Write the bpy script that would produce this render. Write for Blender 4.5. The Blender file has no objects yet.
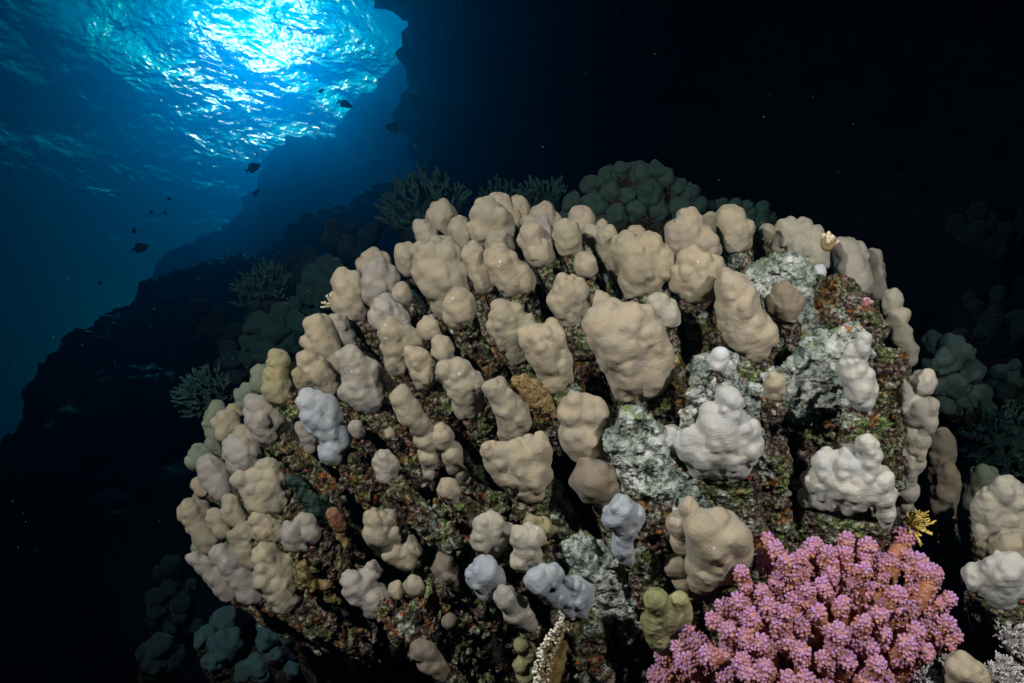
import bpy, math, random
import numpy as np
from mathutils import Vector, Matrix

# ------------------------------------------------------------------ camera, world, lights
S = bpy.context.scene
W, H, F = 1024.0, 683.0, 804.0
PITCH = math.radians(28)
cam_d = bpy.data.cameras.new("camera"); cam = bpy.data.objects.new("camera", cam_d)
S.collection.objects.link(cam); S.camera = cam
cam_d.sensor_width = 36.0; cam_d.lens = 36.0 * F / W
cam_d.clip_start = 0.02; cam_d.clip_end = 500
cam.location = (0, 0, 0); cam.rotation_euler = (math.pi / 2 + PITCH, 0, 0)
RC = np.array([[1, 0, 0], [0, math.cos(PITCH + math.pi / 2), -math.sin(PITCH + math.pi / 2)], [0, math.sin(PITCH + math.pi / 2), math.cos(PITCH + math.pi / 2)]])

def cf(px, py, d):                      # place along the view at distance d, in the photographer's frame (right, up, ahead)
    return np.array([(px - W / 2) / F * d, -(py - H / 2) / F * d, d])
def wd(p):                              # that frame -> world
    p = np.asarray(p, float)
    q = p * np.array([1, 1, -1.0])
    return q @ RC.T
def P(px, py, d): return wd(cf(px, py, d))

SURF_Z = 10.0
ray = P(262, 38, 1.0); ray /= np.linalg.norm(ray)
s_w = math.sqrt(ray[0] ** 2 + ray[1] ** 2); s_a = min(0.985, 1.333 * s_w)
SUN = np.array([ray[0] / s_w * s_a, ray[1] / s_w * s_a, math.sqrt(1 - s_a ** 2)])   # the sun seen in air, bent by the surface
UWS = ray

world = bpy.data.worlds.new("World"); S.world = world; world.use_nodes = True
nt = world.node_tree; nt.nodes.clear()
def N(tree, t, **k):
    n = tree.nodes.new(t)
    for a, b in k.items(): setattr(n, a, b)
    return n
def math_n(tree, op, a, b=None, c=None, clamp=False):
    n = N(tree, 'ShaderNodeMath', operation=op, use_clamp=clamp)
    for i, v in enumerate((a, b, c)):
        if v is None: continue
        if isinstance(v, (int, float)): n.inputs[i].default_value = v
        else: tree.links.new(v, n.inputs[i])
    return n.outputs[0]
def build_world():
    L = nt.links.new
    tc = N(nt, 'ShaderNodeTexCoord'); sep = N(nt, 'ShaderNodeSeparateXYZ'); L(tc.outputs['Generated'], sep.inputs[0])
    z = sep.outputs[2]
    def dot(v):
        d = N(nt, 'ShaderNodeVectorMath', operation='DOT_PRODUCT'); L(tc.outputs['Generated'], d.inputs[0]); d.inputs[1].default_value = tuple(v)
        return d.outputs['Value']
    hs = dot(SUN)
    # sky above the water: Nishita daylight, thick with glare round the sun
    sky = N(nt, 'ShaderNodeTexSky', sky_type='NISHITA', sun_disc=False)
    sky.sun_elevation = math.asin(SUN[2]); sky.sun_rotation = math.atan2(SUN[0], SUN[1])
    skt = N(nt, 'ShaderNodeMix', data_type='RGBA', blend_type='MULTIPLY'); skt.inputs[0].default_value = 1
    L(sky.outputs[0], skt.inputs[6]); skt.inputs[7].default_value = (0.0, SKY_T[0], SKY_T[1], 1)
    hs = math_n(nt, 'MAXIMUM', hs, 0.0)
    def lobe(p, col, base):
        m = N(nt, 'ShaderNodeMix', data_type='RGBA', blend_type='ADD', clamp_factor=False); L(math_n(nt, 'POWER', hs, p), m.inputs[0])
        if base is None: m.inputs[6].default_value = (0, 0, 0, 1)
        else: L(base.outputs[2], m.inputs[6])
        m.inputs[7].default_value = col; return m
    hotc = lobe(1800.0, HOT1, lobe(150.0, HOT2, lobe(14.0, HOT3, None)))
    add = N(nt, 'ShaderNodeMix', data_type='RGBA', blend_type='ADD'); add.inputs[0].default_value = 1
    L(skt.outputs[2], add.inputs[6]); L(hotc.outputs[2], add.inputs[7])
    # open water to the sides and below: deep blue, brighter towards the light
    side = dot((UWS[0], UWS[1], 0) / np.linalg.norm(UWS[:2]))
    g = math_n(nt, 'POWER', math_n(nt, 'MULTIPLY_ADD', side, 0.5, 0.5, clamp=True), 3.0)
    dn = N(nt, 'ShaderNodeMapRange', interpolation_type='SMOOTHSTEP'); L(z, dn.inputs[0])
    dn.inputs[1].default_value = -1.0; dn.inputs[2].default_value = 0.6; dn.inputs[3].default_value = 0.05; dn.inputs[4].default_value = 1.0
    k = math_n(nt, 'MULTIPLY', g, dn.outputs[0])
    deep = N(nt, 'ShaderNodeMix', data_type='RGBA', blend_type='MIX', clamp_factor=False); L(k, deep.inputs[0])
    deep.inputs[6].default_value = (0.0, 0.0005, 0.003, 1); deep.inputs[7].default_value = DEEP_C
    up = N(nt, 'ShaderNodeMapRange', interpolation_type='SMOOTHSTEP'); L(z, up.inputs[0])
    up.inputs[1].default_value = -0.02; up.inputs[2].default_value = 0.04
    mix = N(nt, 'ShaderNodeMix', data_type='RGBA'); L(up.outputs[0], mix.inputs[0]); L(deep.outputs[2], mix.inputs[6]); L(add.outputs[2], mix.inputs[7])
    bg = N(nt, 'ShaderNodeBackground'); bg.inputs[1].default_value = WSTR; L(mix.outputs[2], bg.inputs[0])
    out = N(nt, 'ShaderNodeOutputWorld'); L(bg.outputs[0], out.inputs[0])
SKY_T = (0.03, 0.06); HOT1 = (210, 190, 150, 1); HOT2 = (0, 26, 21, 1); HOT3 = (0, 1.9, 1.9, 1); DEEP_C = (0.0, 0.05, 0.9, 1); WSTR = 0.1
build_world()
world.cycles.sampling_method = 'MANUAL'; world.cycles.sample_map_resolution = 512

def look(o, direction):
    o.rotation_euler = Vector(direction).to_track_quat('-Z', 'Y').to_euler()
sun_d = bpy.data.lights.new("sun", 'SUN'); sun_o = bpy.data.objects.new("sun", sun_d); S.collection.objects.link(sun_o)
sun_d.energy = 5.0; sun_d.angle = math.radians(0.5); sun_d.color = (0.1, 0.75, 1.0); look(sun_o, -UWS); sun_o.location = tuple(SUN * 20)
# the two strobes of the underwater camera, on arms left and right of the housing
def strobe(loc, target, power, size, spot, blend, color):
    d = bpy.data.lights.new("strobe", 'SPOT'); o = bpy.data.objects.new("strobe", d); S.collection.objects.link(o)
    d.energy = power; d.shadow_soft_size = size; d.spot_size = math.radians(spot); d.spot_blend = blend; d.color = color
    o.location = tuple(wd(loc)); look(o, wd(np.array(target) - np.array(loc)))
strobe((-0.58, 0.50, 0.0), cf(520, 390, 0.9), 54.0, 0.02, 95, 0.9, (1.0, 0.96, 0.90))
strobe((0.55, 0.34, -0.02), cf(850, 440, 0.85), 34.0, 0.02, 75, 1.0, (1.0, 0.96, 0.90))
S.view_settings.view_transform = 'Standard'; S.view_settings.look = 'None'; S.view_settings.exposure = 0; S.view_settings.gamma = 1
S.view_settings.use_curve_mapping = False
S.cycles.use_denoising = True; S.cycles.max_bounces = 6; S.cycles.transparent_max_bounces = 8; S.cycles.volume_bounces = 0
S.cycles.sample_clamp_indirect = 3.0; S.cycles.sample_clamp_direct = 0.0; S.cycles.caustics_reflective = False; S.cycles.caustics_refractive = True
S.cycles.use_adaptive_sampling = False

# ------------------------------------------------------------------ mesh tools
def vnoise(p, seed=0):
    i = np.floor(p).astype(np.int64); f = p - i; u = f * f * (3 - 2 * f)
    def h(a, b, c):
        n = (a * 374761393 + b * 668265263 + c * 2147483647 + seed * 1274126177) & 0xffffffff
        n = ((n ^ (n >> 13)) * 1274126177) & 0xffffffff
        n = ((n ^ (n >> 16)) * 2246822519) & 0xffffffff
        return ((n >> 8) & 0xffff) / 32767.5 - 1.0
    x, y, z = i[..., 0], i[..., 1], i[..., 2]; ux, uy, uz = u[..., 0], u[..., 1], u[..., 2]
    def lx(b, c): return h(x, b, c) * (1 - ux) + h(x + 1, b, c) * ux
    a = lx(y, z) * (1 - uy) + lx(y + 1, z) * uy
    b = lx(y, z + 1) * (1 - uy) + lx(y + 1, z + 1) * uy
    return a * (1 - uz) + b * uz
def fbm(p, oct=3, seed=0, gain=0.5):
    s = 0; a = 1.0
    for k in range(oct):
        s = s + a * vnoise(p * (2.03 ** k) + 17.3 * k, seed + k); a *= gain
    return s
def smin(a, b, k):
    h = np.maximum(k - np.abs(a - b), 0.0) / k
    return np.minimum(a, b) - h * h * k * 0.25
def smax(a, b, k): return -smin(-a, -b, k)

def surface_nets(f, lo, hi, h, detail=None, band=0.0):
    lo = np.asarray(lo, float); n = np.maximum(np.ceil((np.asarray(hi) - lo) / h).astype(int) + 1, 4)
    ax = [lo[i] + h * np.arange(n[i]) for i in range(3)]
    G = np.stack(np.meshgrid(*ax, indexing='ij'), -1)
    G = G.astype(np.float32)
    if detail is not None and G.shape[0] * G.shape[1] * G.shape[2] > 4000:      # coarse pass first, then the fine shape near the surface only
        V = np.full(G.shape[:3], 9.0, np.float32); c3 = 3
        Gc = G[::c3, ::c3, ::c3]; Vc = f(Gc); near = np.abs(Vc) < band + c3 * h * 1.8
        M = np.repeat(np.repeat(np.repeat(near, c3, 0), c3, 1), c3, 2); Sg = np.repeat(np.repeat(np.repeat(Vc < 0, c3, 0), c3, 1), c3, 2)
        M2 = M.copy()
        for d in range(3): M2 |= np.roll(M, 1, d) | np.roll(M, 2, d)
        M = M2[:G.shape[0], :G.shape[1], :G.shape[2]]; V = np.where(Sg[:G.shape[0], :G.shape[1], :G.shape[2]], -9.0, 9.0).astype(np.float32)
        V[M] = detail(G[M])
    else: V = (detail or f)(G).astype(np.float32)
    V[0] = np.maximum(V[0], 1e-4); V[-1] = np.maximum(V[-1], 1e-4); V[:, 0] = np.maximum(V[:, 0], 1e-4); V[:, -1] = np.maximum(V[:, -1], 1e-4)
    V[:, :, 0] = np.maximum(V[:, :, 0], 1e-4); V[:, :, -1] = np.maximum(V[:, :, -1], 1e-4)
    B = V < 0
    c = [(i, j, k) for i in (0, 1) for j in (0, 1) for k in (0, 1)]
    sl = lambda A, o: A[o[0]:A.shape[0] - 1 + o[0], o[1]:A.shape[1] - 1 + o[1], o[2]:A.shape[2] - 1 + o[2]]
    cnt = sum(sl(B, o).astype(np.int8) for o in c)
    act = (cnt > 0) & (cnt < 8)
    idx = -np.ones(act.shape, np.int64); cells = np.argwhere(act); idx[act] = np.arange(len(cells))
    acc = np.zeros((len(cells), 3)); num = np.zeros(len(cells))
    vc = {o: V[cells[:, 0] + o[0], cells[:, 1] + o[1], cells[:, 2] + o[2]] for o in c}
    for a in c:
        for d in range(3):
            if a[d]: continue
            b = list(a); b[d] = 1; b = tuple(b)
            m = (vc[a] < 0) != (vc[b] < 0)
            t = np.where(m, vc[a] / np.where(m, vc[a] - vc[b], 1), 0)
            pt = np.tile(np.array(a, float), (len(cells), 1)); pt[:, d] = t
            acc += pt * m[:, None]; num += m
    verts = lo + h * (cells + acc / num[:, None])
    quads = []
    for d in range(3):
        e = [slice(None)] * 3; e2 = [slice(None)] * 3; e[d] = slice(0, -1); e2[d] = slice(1, None)
        A, Bb = B[tuple(e)], B[tuple(e2)]
        ch = np.argwhere(A != Bb)
        o1, o2 = [(1, 2), (2, 0), (0, 1)][d]
        ok = (ch[:, o1] > 0) & (ch[:, o2] > 0) & (ch[:, o1] < n[o1] - 1) & (ch[:, o2] < n[o2] - 1); ch = ch[ok]
        if not len(ch): continue
        def cell(da, db):
            q = ch.copy(); q[:, o1] += da; q[:, o2] += db
            return idx[q[:, 0], q[:, 1], q[:, 2]]
        q = np.stack([cell(-1, -1), cell(0, -1), cell(0, 0), cell(-1, 0)], 1)
        ins = A[ch[:, 0], ch[:, 1], ch[:, 2]]
        q[~ins] = q[~ins][:, ::-1]
        quads.append(q)
    q = np.concatenate(quads) if quads else np.zeros((0, 4), int)
    return verts, q[(q >= 0).all(1)]

def make_mesh(name, v, q, mat, smooth=True, attrs=None):
    me = bpy.data.meshes.new(name)
    v = np.asarray(v, np.float32); q = np.asarray(q, np.int32); k = q.shape[1]
    me.vertices.add(len(v)); me.vertices.foreach_set('co', v.ravel())
    me.loops.add(q.size); me.loops.foreach_set('vertex_index', q.ravel())
    me.polygons.add(len(q)); me.polygons.foreach_set('loop_start', np.arange(0, q.size, k, dtype=np.int32))
    me.polygons.foreach_set('loop_total', np.full(len(q), k, np.int32))
    me.polygons.foreach_set('use_smooth', np.full(len(q), smooth))
    me.update(calc_edges=True); me.validate()
    me.materials.append(mat)
    for an, av in (attrs or {}).items():
        a = me.attributes.new(an, 'FLOAT', 'POINT'); a.data.foreach_set('value', np.asarray(av, np.float32))
    return me
def vnormals(v, q):
    a = v[q[:, 0]]; b = v[q[:, 1]]; c = v[q[:, 2]]
    fn = np.cross(b - a, c - a); n = np.zeros_like(v)
    for k in range(q.shape[1]): np.add.at(n, q[:, k], fn)
    return n / np.maximum(np.linalg.norm(n, axis=1), 1e-12)[:, None]

def obj(name, me, parent=None, loc=None, color=None):
    o = bpy.data.objects.new(name, me); S.collection.objects.link(o)
    if parent: o.parent = parent
    if loc is not None: o.location = tuple(loc)
    if color: o.color = color
    return o
def thing(name, label, cat, loc, group=None):
    o = bpy.data.objects.new(name, None); S.collection.objects.link(o); o.location = tuple(loc)
    o.empty_display_size = 0.02
    return tag(o, label, cat, group)
def tag(o, label=None, cat=None, group=None, kind=None):
    if label: o['label'] = label
    if cat: o['category'] = cat
    if group: o['group'] = group
    if kind or cat: o['kind'] = kind or 'thing'
    return o

# ico sphere template
def ico(sub):
    t = (1 + 5 ** .5) / 2
    v = [(-1, t, 0), (1, t, 0), (-1, -t, 0), (1, -t, 0), (0, -1, t), (0, 1, t), (0, -1, -t), (0, 1, -t), (t, 0, -1), (t, 0, 1), (-t, 0, -1), (-t, 0, 1)]
    f = [(0, 11, 5), (0, 5, 1), (0, 1, 7), (0, 7, 10), (0, 10, 11), (1, 5, 9), (5, 11, 4), (11, 10, 2), (10, 7, 6), (7, 1, 8), (3, 9, 4), (3, 4, 2), (3, 2, 6), (3, 6, 8), (3, 8, 9), (4, 9, 5), (2, 4, 11), (6, 2, 10), (8, 6, 7), (9, 8, 1)]
    v = [np.array(a, float) / np.linalg.norm(a) for a in v]
    for _ in range(sub):
        mid = {}; nf = []
        def m(a, b):
            k = (min(a, b), max(a, b))
            if k not in mid:
                w = v[a] + v[b]; v.append(w / np.linalg.norm(w)); mid[k] = len(v) - 1
            return mid[k]
        for a, b, c in f:
            ab, bc, ca = m(a, b), m(b, c), m(c, a); nf += [(a, ab, ca), (b, bc, ab), (c, ca, bc), (ab, bc, ca)]
        f = nf
    return np.array(v), np.array(f)
ICO1, ICO2 = ico(1), ico(2)
class Soup:                                   # many small shapes of ONE part collected in one mesh (triangles)
    def __init__(s): s.v = []; s.f = []; s.n = 0; s.a = []
    def add(s, v, f, a):
        s.v.append(v); s.f.append(f + s.n); s.n += len(v); s.a.append(np.broadcast_to(a, (len(v),)))
    def ball(s, c, r, a=0.0, T=ICO1, sc=None, ax=None):
        v = T[0] * r
        if ax is not None:                     # stretch along ax
            ax = ax / np.linalg.norm(ax); v = v + np.outer(v @ ax, ax) * (sc - 1)
        s.add(v + c, T[1], a)
    def tube(s, pts, rad, a0=0.0, a1=0.0, seg=7):
        pts = np.array(pts); n = len(pts); rings = []
        t = np.gradient(pts, axis=0); t /= np.linalg.norm(t, axis=1)[:, None]
        up = np.array([0.3, 0.5, 0.81]); 
        for i in range(n):
            u = np.cross(t[i], up); u /= np.linalg.norm(u); w = np.cross(t[i], u)
            an = np.linspace(0, 2 * np.pi, seg, endpoint=False)
            rings.append(pts[i] + rad[i] * (np.outer(np.cos(an), u) + np.outer(np.sin(an), w)))
        v = np.concatenate(rings + [pts[-1:] + t[-1] * rad[-1] * 0.7]); f = []
        for i in range(n - 1):
            for j in range(seg):
                a, b = i * seg + j, i * seg + (j + 1) % seg; f += [(a, b, b + seg), (a, b + seg, a + seg)]
        for j in range(seg): f.append(((n - 1) * seg + j, (n - 1) * seg + (j + 1) % seg, n * seg))
        av = np.concatenate([np.repeat(np.linspace(a0, a1, n), seg), [a1]])
        s.v.append(v); s.f.append(np.array(f) + s.n); s.n += len(v); s.a.append(av)
    def mesh(s, name, mat, org=(0, 0, 0)):
        return make_mesh(name, np.concatenate(s.v) - np.asarray(org), np.concatenate(s.f), mat, True, {'tip': np.concatenate(s.a)})

# ------------------------------------------------------------------ materials
def mat(name):
    m = bpy.data.materials.new(name); m.use_nodes = True; m.node_tree.nodes.clear()
    t = m.node_tree; out = N(t, 'ShaderNodeOutputMaterial'); return m, t, out
def noise_n(t, scale, detail=3, rough=0.55, w=0, vec=None, dist=0.0):
    n = N(t, 'ShaderNodeTexNoise', noise_dimensions='3D'); n.inputs['Scale'].default_value = scale; n.inputs['Detail'].default_value = detail
    n.inputs['Roughness'].default_value = rough; n.inputs['Distortion'].default_value = dist
    if vec: t.links.new(vec, n.inputs['Vector'])
    return n
def shift(t, vec, off):
    m = N(t, 'ShaderNodeVectorMath', operation='ADD'); t.links.new(vec, m.inputs[0]); m.inputs[1].default_value = off; return m.outputs[0]
def ramp(t, fac, stops, interp='LINEAR'):
    r = N(t, 'ShaderNodeValToRGB'); e = r.color_ramp.elements; r.color_ramp.interpolation = interp
    while len(e) < len(stops): e.new(0.5)
    for i, (p, c) in enumerate(stops): e[i].position = p; e[i].color = (c[0], c[1], c[2], 1) if not isinstance(c, (int, float)) else (c, c, c, 1)
    t.links.new(fac, r.inputs[0]); return r.outputs[0]
def mixc(t, fac, a, b, blend='MIX'):
    m = N(t, 'ShaderNodeMix', data_type='RGBA', blend_type=blend)
    for s, v in ((0, fac), (6, a), (7, b)):
        if isinstance(v, (int, float)): m.inputs[s].default_value = v
        elif isinstance(v, tuple): m.inputs[s].default_value = (*v[:3], 1)
        else: t.links.new(v, m.inputs[s])
    return m.outputs[2]
def coords(t): return N(t, 'ShaderNodeTexCoord').outputs['Object']

def mat_tissue():                      # living coral skin; its tint is each object's own colour
    m, t, out = mat("coral_skin"); L = t.links.new; co = coords(t)
    oi = N(t, 'ShaderNodeObjectInfo')
    n1 = noise_n(t, 45, 3, vec=co); n2 = noise_n(t, 900, 2, vec=co)
    c = mixc(t, ramp(t, n1.outputs[0], [(0.3, 0.0), (0.7, 1.0)]), oi.outputs['Color'], mixc(t, 1.0, oi.outputs['Color'], (0.76, 0.82, 0.94), 'MULTIPLY'))
    c = mixc(t, ramp(t, n2.outputs[0], [(0.35, 0.35), (0.65, 0.0)]), c, mixc(t, 1.0, c, (0.70, 0.68, 0.66), 'MULTIPLY'))
    # mucus specks
    v = N(t, 'ShaderNodeTexVoronoi'); v.inputs['Scale'].default_value = 70; L(co, v.inputs['Vector'])
    sp = ramp(t, v.outputs['Distance'], [(0.0, 0.7), (0.075, 0.5), (0.11, 0.0)])
    pick = ramp(t, N_sepx(t, v.outputs['Color']), [(0.84, 0.0), (0.86, 1.0)])
    c = mixc(t, math_n(t, 'MULTIPLY', sp, pick), c, (0.72, 0.72, 0.70))
    at = N(t, 'ShaderNodeAttribute', attribute_name='rim')
    c = mixc(t, at.outputs['Fac'], c, (0.62, 0.60, 0.56))
    b = N(t, 'ShaderNodeBsdfPrincipled'); L(c, b.inputs['Base Color']); b.inputs['Roughness'].default_value = 0.9
    b.inputs['Specular IOR Level'].default_value = 0.06; b.inputs['Sheen Weight'].default_value = 0.14; b.inputs['Sheen Roughness'].default_value = 0.35; b.inputs['Sheen Tint'].default_value = (0.75, 0.9, 1, 1)
    b.inputs['Subsurface Weight'].default_value = 0.0
    v2 = N(t, 'ShaderNodeTexVoronoi'); v2.inputs['Scale'].default_value = 1000; L(co, v2.inputs['Vector'])
    n3 = noise_n(t, 90, 4, vec=co)
    h = math_n(t, 'ADD', math_n(t, 'MULTIPLY', v2.outputs['Distance'], 0.25), math_n(t, 'MULTIPLY', n3.outputs[0], 1.6))
    bp = N(t, 'ShaderNodeBump'); bp.inputs['Strength'].default_value = 0.7; bp.inputs['Distance'].default_value = 0.0022; L(h, bp.inputs['Height'])
    L(bp.outputs[0], b.inputs['Normal']); L(b.outputs[0], out.inputs[0]); return m
def N_sepx(t, c):
    s = N(t, 'ShaderNodeSeparateColor'); t.links.new(c, s.inputs[0]); return s.outputs[0]

def mat_rock(name, grey=0.0, dark=1.0, orange=0.5):          # dead coral overgrown with turf algae, sponge and coralline crust
    m, t, out = mat(name); L = t.links.new; co = coords(t)
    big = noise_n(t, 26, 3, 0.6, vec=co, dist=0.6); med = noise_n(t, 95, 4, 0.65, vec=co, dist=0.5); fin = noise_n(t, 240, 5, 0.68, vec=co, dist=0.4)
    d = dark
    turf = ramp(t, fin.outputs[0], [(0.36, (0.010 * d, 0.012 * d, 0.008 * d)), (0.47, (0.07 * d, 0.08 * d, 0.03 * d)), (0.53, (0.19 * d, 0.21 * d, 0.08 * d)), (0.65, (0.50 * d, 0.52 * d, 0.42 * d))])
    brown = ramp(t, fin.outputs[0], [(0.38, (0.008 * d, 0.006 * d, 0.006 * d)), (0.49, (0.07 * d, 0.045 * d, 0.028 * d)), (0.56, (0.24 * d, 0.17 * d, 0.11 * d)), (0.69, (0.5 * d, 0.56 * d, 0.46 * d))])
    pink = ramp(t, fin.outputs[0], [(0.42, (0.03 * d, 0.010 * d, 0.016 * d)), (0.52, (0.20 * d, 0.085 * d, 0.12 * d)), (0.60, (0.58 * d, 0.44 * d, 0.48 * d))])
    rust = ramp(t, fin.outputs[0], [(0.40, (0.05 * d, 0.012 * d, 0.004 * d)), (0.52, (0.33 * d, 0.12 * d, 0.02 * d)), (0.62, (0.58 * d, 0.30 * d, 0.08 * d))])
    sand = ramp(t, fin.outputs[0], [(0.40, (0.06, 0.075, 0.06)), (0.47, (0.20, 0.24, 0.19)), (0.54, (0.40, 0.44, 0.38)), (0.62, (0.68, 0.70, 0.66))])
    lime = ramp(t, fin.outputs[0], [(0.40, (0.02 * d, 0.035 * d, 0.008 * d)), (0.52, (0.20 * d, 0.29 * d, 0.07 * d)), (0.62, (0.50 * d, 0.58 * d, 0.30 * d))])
    c = mixc(t, ramp(t, big.outputs[0], [(0.44, 0.0), (0.52, 1.0)]), turf, brown)
    c = mixc(t, ramp(t, med.outputs[0], [(0.56, 0.0), (0.62, 0.85)]), c, pink)
    m2 = noise_n(t, 36, 4, 0.7, vec=shift(t, co, (3.1, 1.7, 9.2)), dist=0.8)
    c = mixc(t, ramp(t, m2.outputs[0], [(0.605 - 0.06 * orange, 0.0), (0.635 - 0.04 * orange, 0.9)]), c, rust)
    m3 = noise_n(t, 44, 4, 0.7, vec=shift(t, co, (7.1, 4.7, 1.2)), dist=0.4)
    c = mixc(t, ramp(t, m3.outputs[0], [(0.565, 0.0), (0.61, 0.85)]), c, lime)
    m4 = noise_n(t, 34, 4, 0.65, vec=shift(t, co, (2.1, 8.7, 5.2)), dist=0.4)
    g0 = 0.565 - 0.28 * grey
    c = mixc(t, ramp(t, m4.outputs[0], [(g0, 0.0), (g0 + 0.07, 0.9)]), c, sand)
    vs = N(t, 'ShaderNodeTexVoronoi'); vs.inputs['Scale'].default_value = 85; L(co, vs.inputs['Vector'])
    sp = ramp(t, vs.outputs['Distance'], [(0.10, 1.0), (0.15, 0.0)]); pk = ramp(t, N_sepx(t, vs.outputs['Color']), [(0.84, 0.0), (0.86, 1.0)])
    c = mixc(t, math_n(t, 'MULTIPLY', sp, pk), c, (0.62, 0.10, 0.025))
    b = N(t, 'ShaderNodeBsdfPrincipled'); L(c, b.inputs['Base Color']); b.inputs['Roughness'].default_value = 0.8; b.inputs['Specular IOR Level'].default_value = 0.25
    h = math_n(t, 'ADD', math_n(t, 'MULTIPLY', med.outputs[0], 2.0), fin.outputs[0])
    bp = N(t, 'ShaderNodeBump'); bp.inputs['Strength'].default_value = 0.9; bp.inputs['Distance'].default_value = 0.005; L(h, bp.inputs['Height'])
    L(bp.outputs[0], b.inputs['Normal']); L(b.outputs[0], out.inputs[0]); return m

def mat_grey():                        # bare dead coral, chalky with grey-green film, pits and a few stains
    m, t, out = mat("dead_grey_coral"); L = t.links.new; co = coords(t)
    a = noise_n(t, 30, 4, 0.6, vec=co, dist=0.5); bb = noise_n(t, 130, 4, 0.65, vec=co); f = noise_n(t, 420, 3, 0.6, vec=co)
    c = ramp(t, a.outputs[0], [(0.36, (0.13, 0.18, 0.15)), (0.47, (0.26, 0.31, 0.27)), (0.56, (0.44, 0.47, 0.43)), (0.68, (0.60, 0.62, 0.60))])
    c = mixc(t, ramp(t, bb.outputs[0], [(0.40, 0.85), (0.50, 0.0)]), c, (0.055, 0.075, 0.055))
    c = mixc(t, ramp(t, bb.outputs[0], [(0.58, 0.0), (0.66, 0.7)]), c, (0.68, 0.70, 0.66))
    g = noise_n(t, 26, 4, 0.7, vec=shift(t, co, (4.4, 2.2, 7.7))); c = mixc(t, ramp(t, g.outputs[0], [(0.57, 0.0), (0.63, 0.8)]), c, (0.20, 0.24, 0.07))
    o = noise_n(t, 40, 4, 0.7, vec=shift(t, co, (1.4, 6.2, 3.7))); c = mixc(t, ramp(t, o.outputs[0], [(0.64, 0.0), (0.67, 0.85)]), c, (0.36, 0.14, 0.03))
    b = N(t, 'ShaderNodeBsdfPrincipled'); L(c, b.inputs['Base Color']); b.inputs['Roughness'].default_value = 0.9; b.inputs['Specular IOR Level'].default_value = 0.1
    h = math_n(t, 'ADD', math_n(t, 'MULTIPLY', bb.outputs[0], 2.0), f.outputs[0])
    bp = N(t, 'ShaderNodeBump'); bp.inputs['Strength'].default_value = 0.8; bp.inputs['Distance'].default_value = 0.004; L(h, bp.inputs['Height'])
    L(bp.outputs[0], b.inputs['Normal']); L(b.outputs[0], out.inputs[0]); return m

def mat_plain(name, stops, scale=60, bump=0.002, bscale=200, rough=0.7, tip=None):
    m, t, out = mat(name); L = t.links.new; co = coords(t)
    n = noise_n(t, scale, 4, 0.6, vec=co); c = ramp(t, n.outputs[0], stops)
    if tip:
        at = N(t, 'ShaderNodeAttribute', attribute_name='tip'); c = mixc(t, at.outputs['Fac'], c, tip)
    b = N(t, 'ShaderNodeBsdfPrincipled'); L(c, b.inputs['Base Color']); b.inputs['Roughness'].default_value = rough; b.inputs['Specular IOR Level'].default_value = 0.25
    n2 = noise_n(t, bscale, 4, 0.6, vec=co)
    bp = N(t, 'ShaderNodeBump'); bp.inputs['Strength'].default_value = 0.7; bp.inputs['Distance'].default_value = bump; L(n2.outputs[0], bp.inputs['Height'])
    L(bp.outputs[0], b.inputs['Normal']); L(b.outputs[0], out.inputs[0]); return m

M_SKIN = mat_tissue()
M_ROCK = mat_rock("overgrown_rock", dark=0.75); M_GREY = mat_grey(); M_CORE = mat_rock("shade_painted_rock", grey=-0.4, dark=0.18, orange=0.2)  # M_CORE is the rock darkened by colour, for the shade in the gaps
M_WALL = mat_plain("unlit_toned_reef", [(0.35, (0.003, 0.005, 0.012)), (0.7, (0.011, 0.018, 0.034))], 3, 0.03, 12, 0.9)  # near-black colour stands in for reef beyond the strobes' reach

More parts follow.
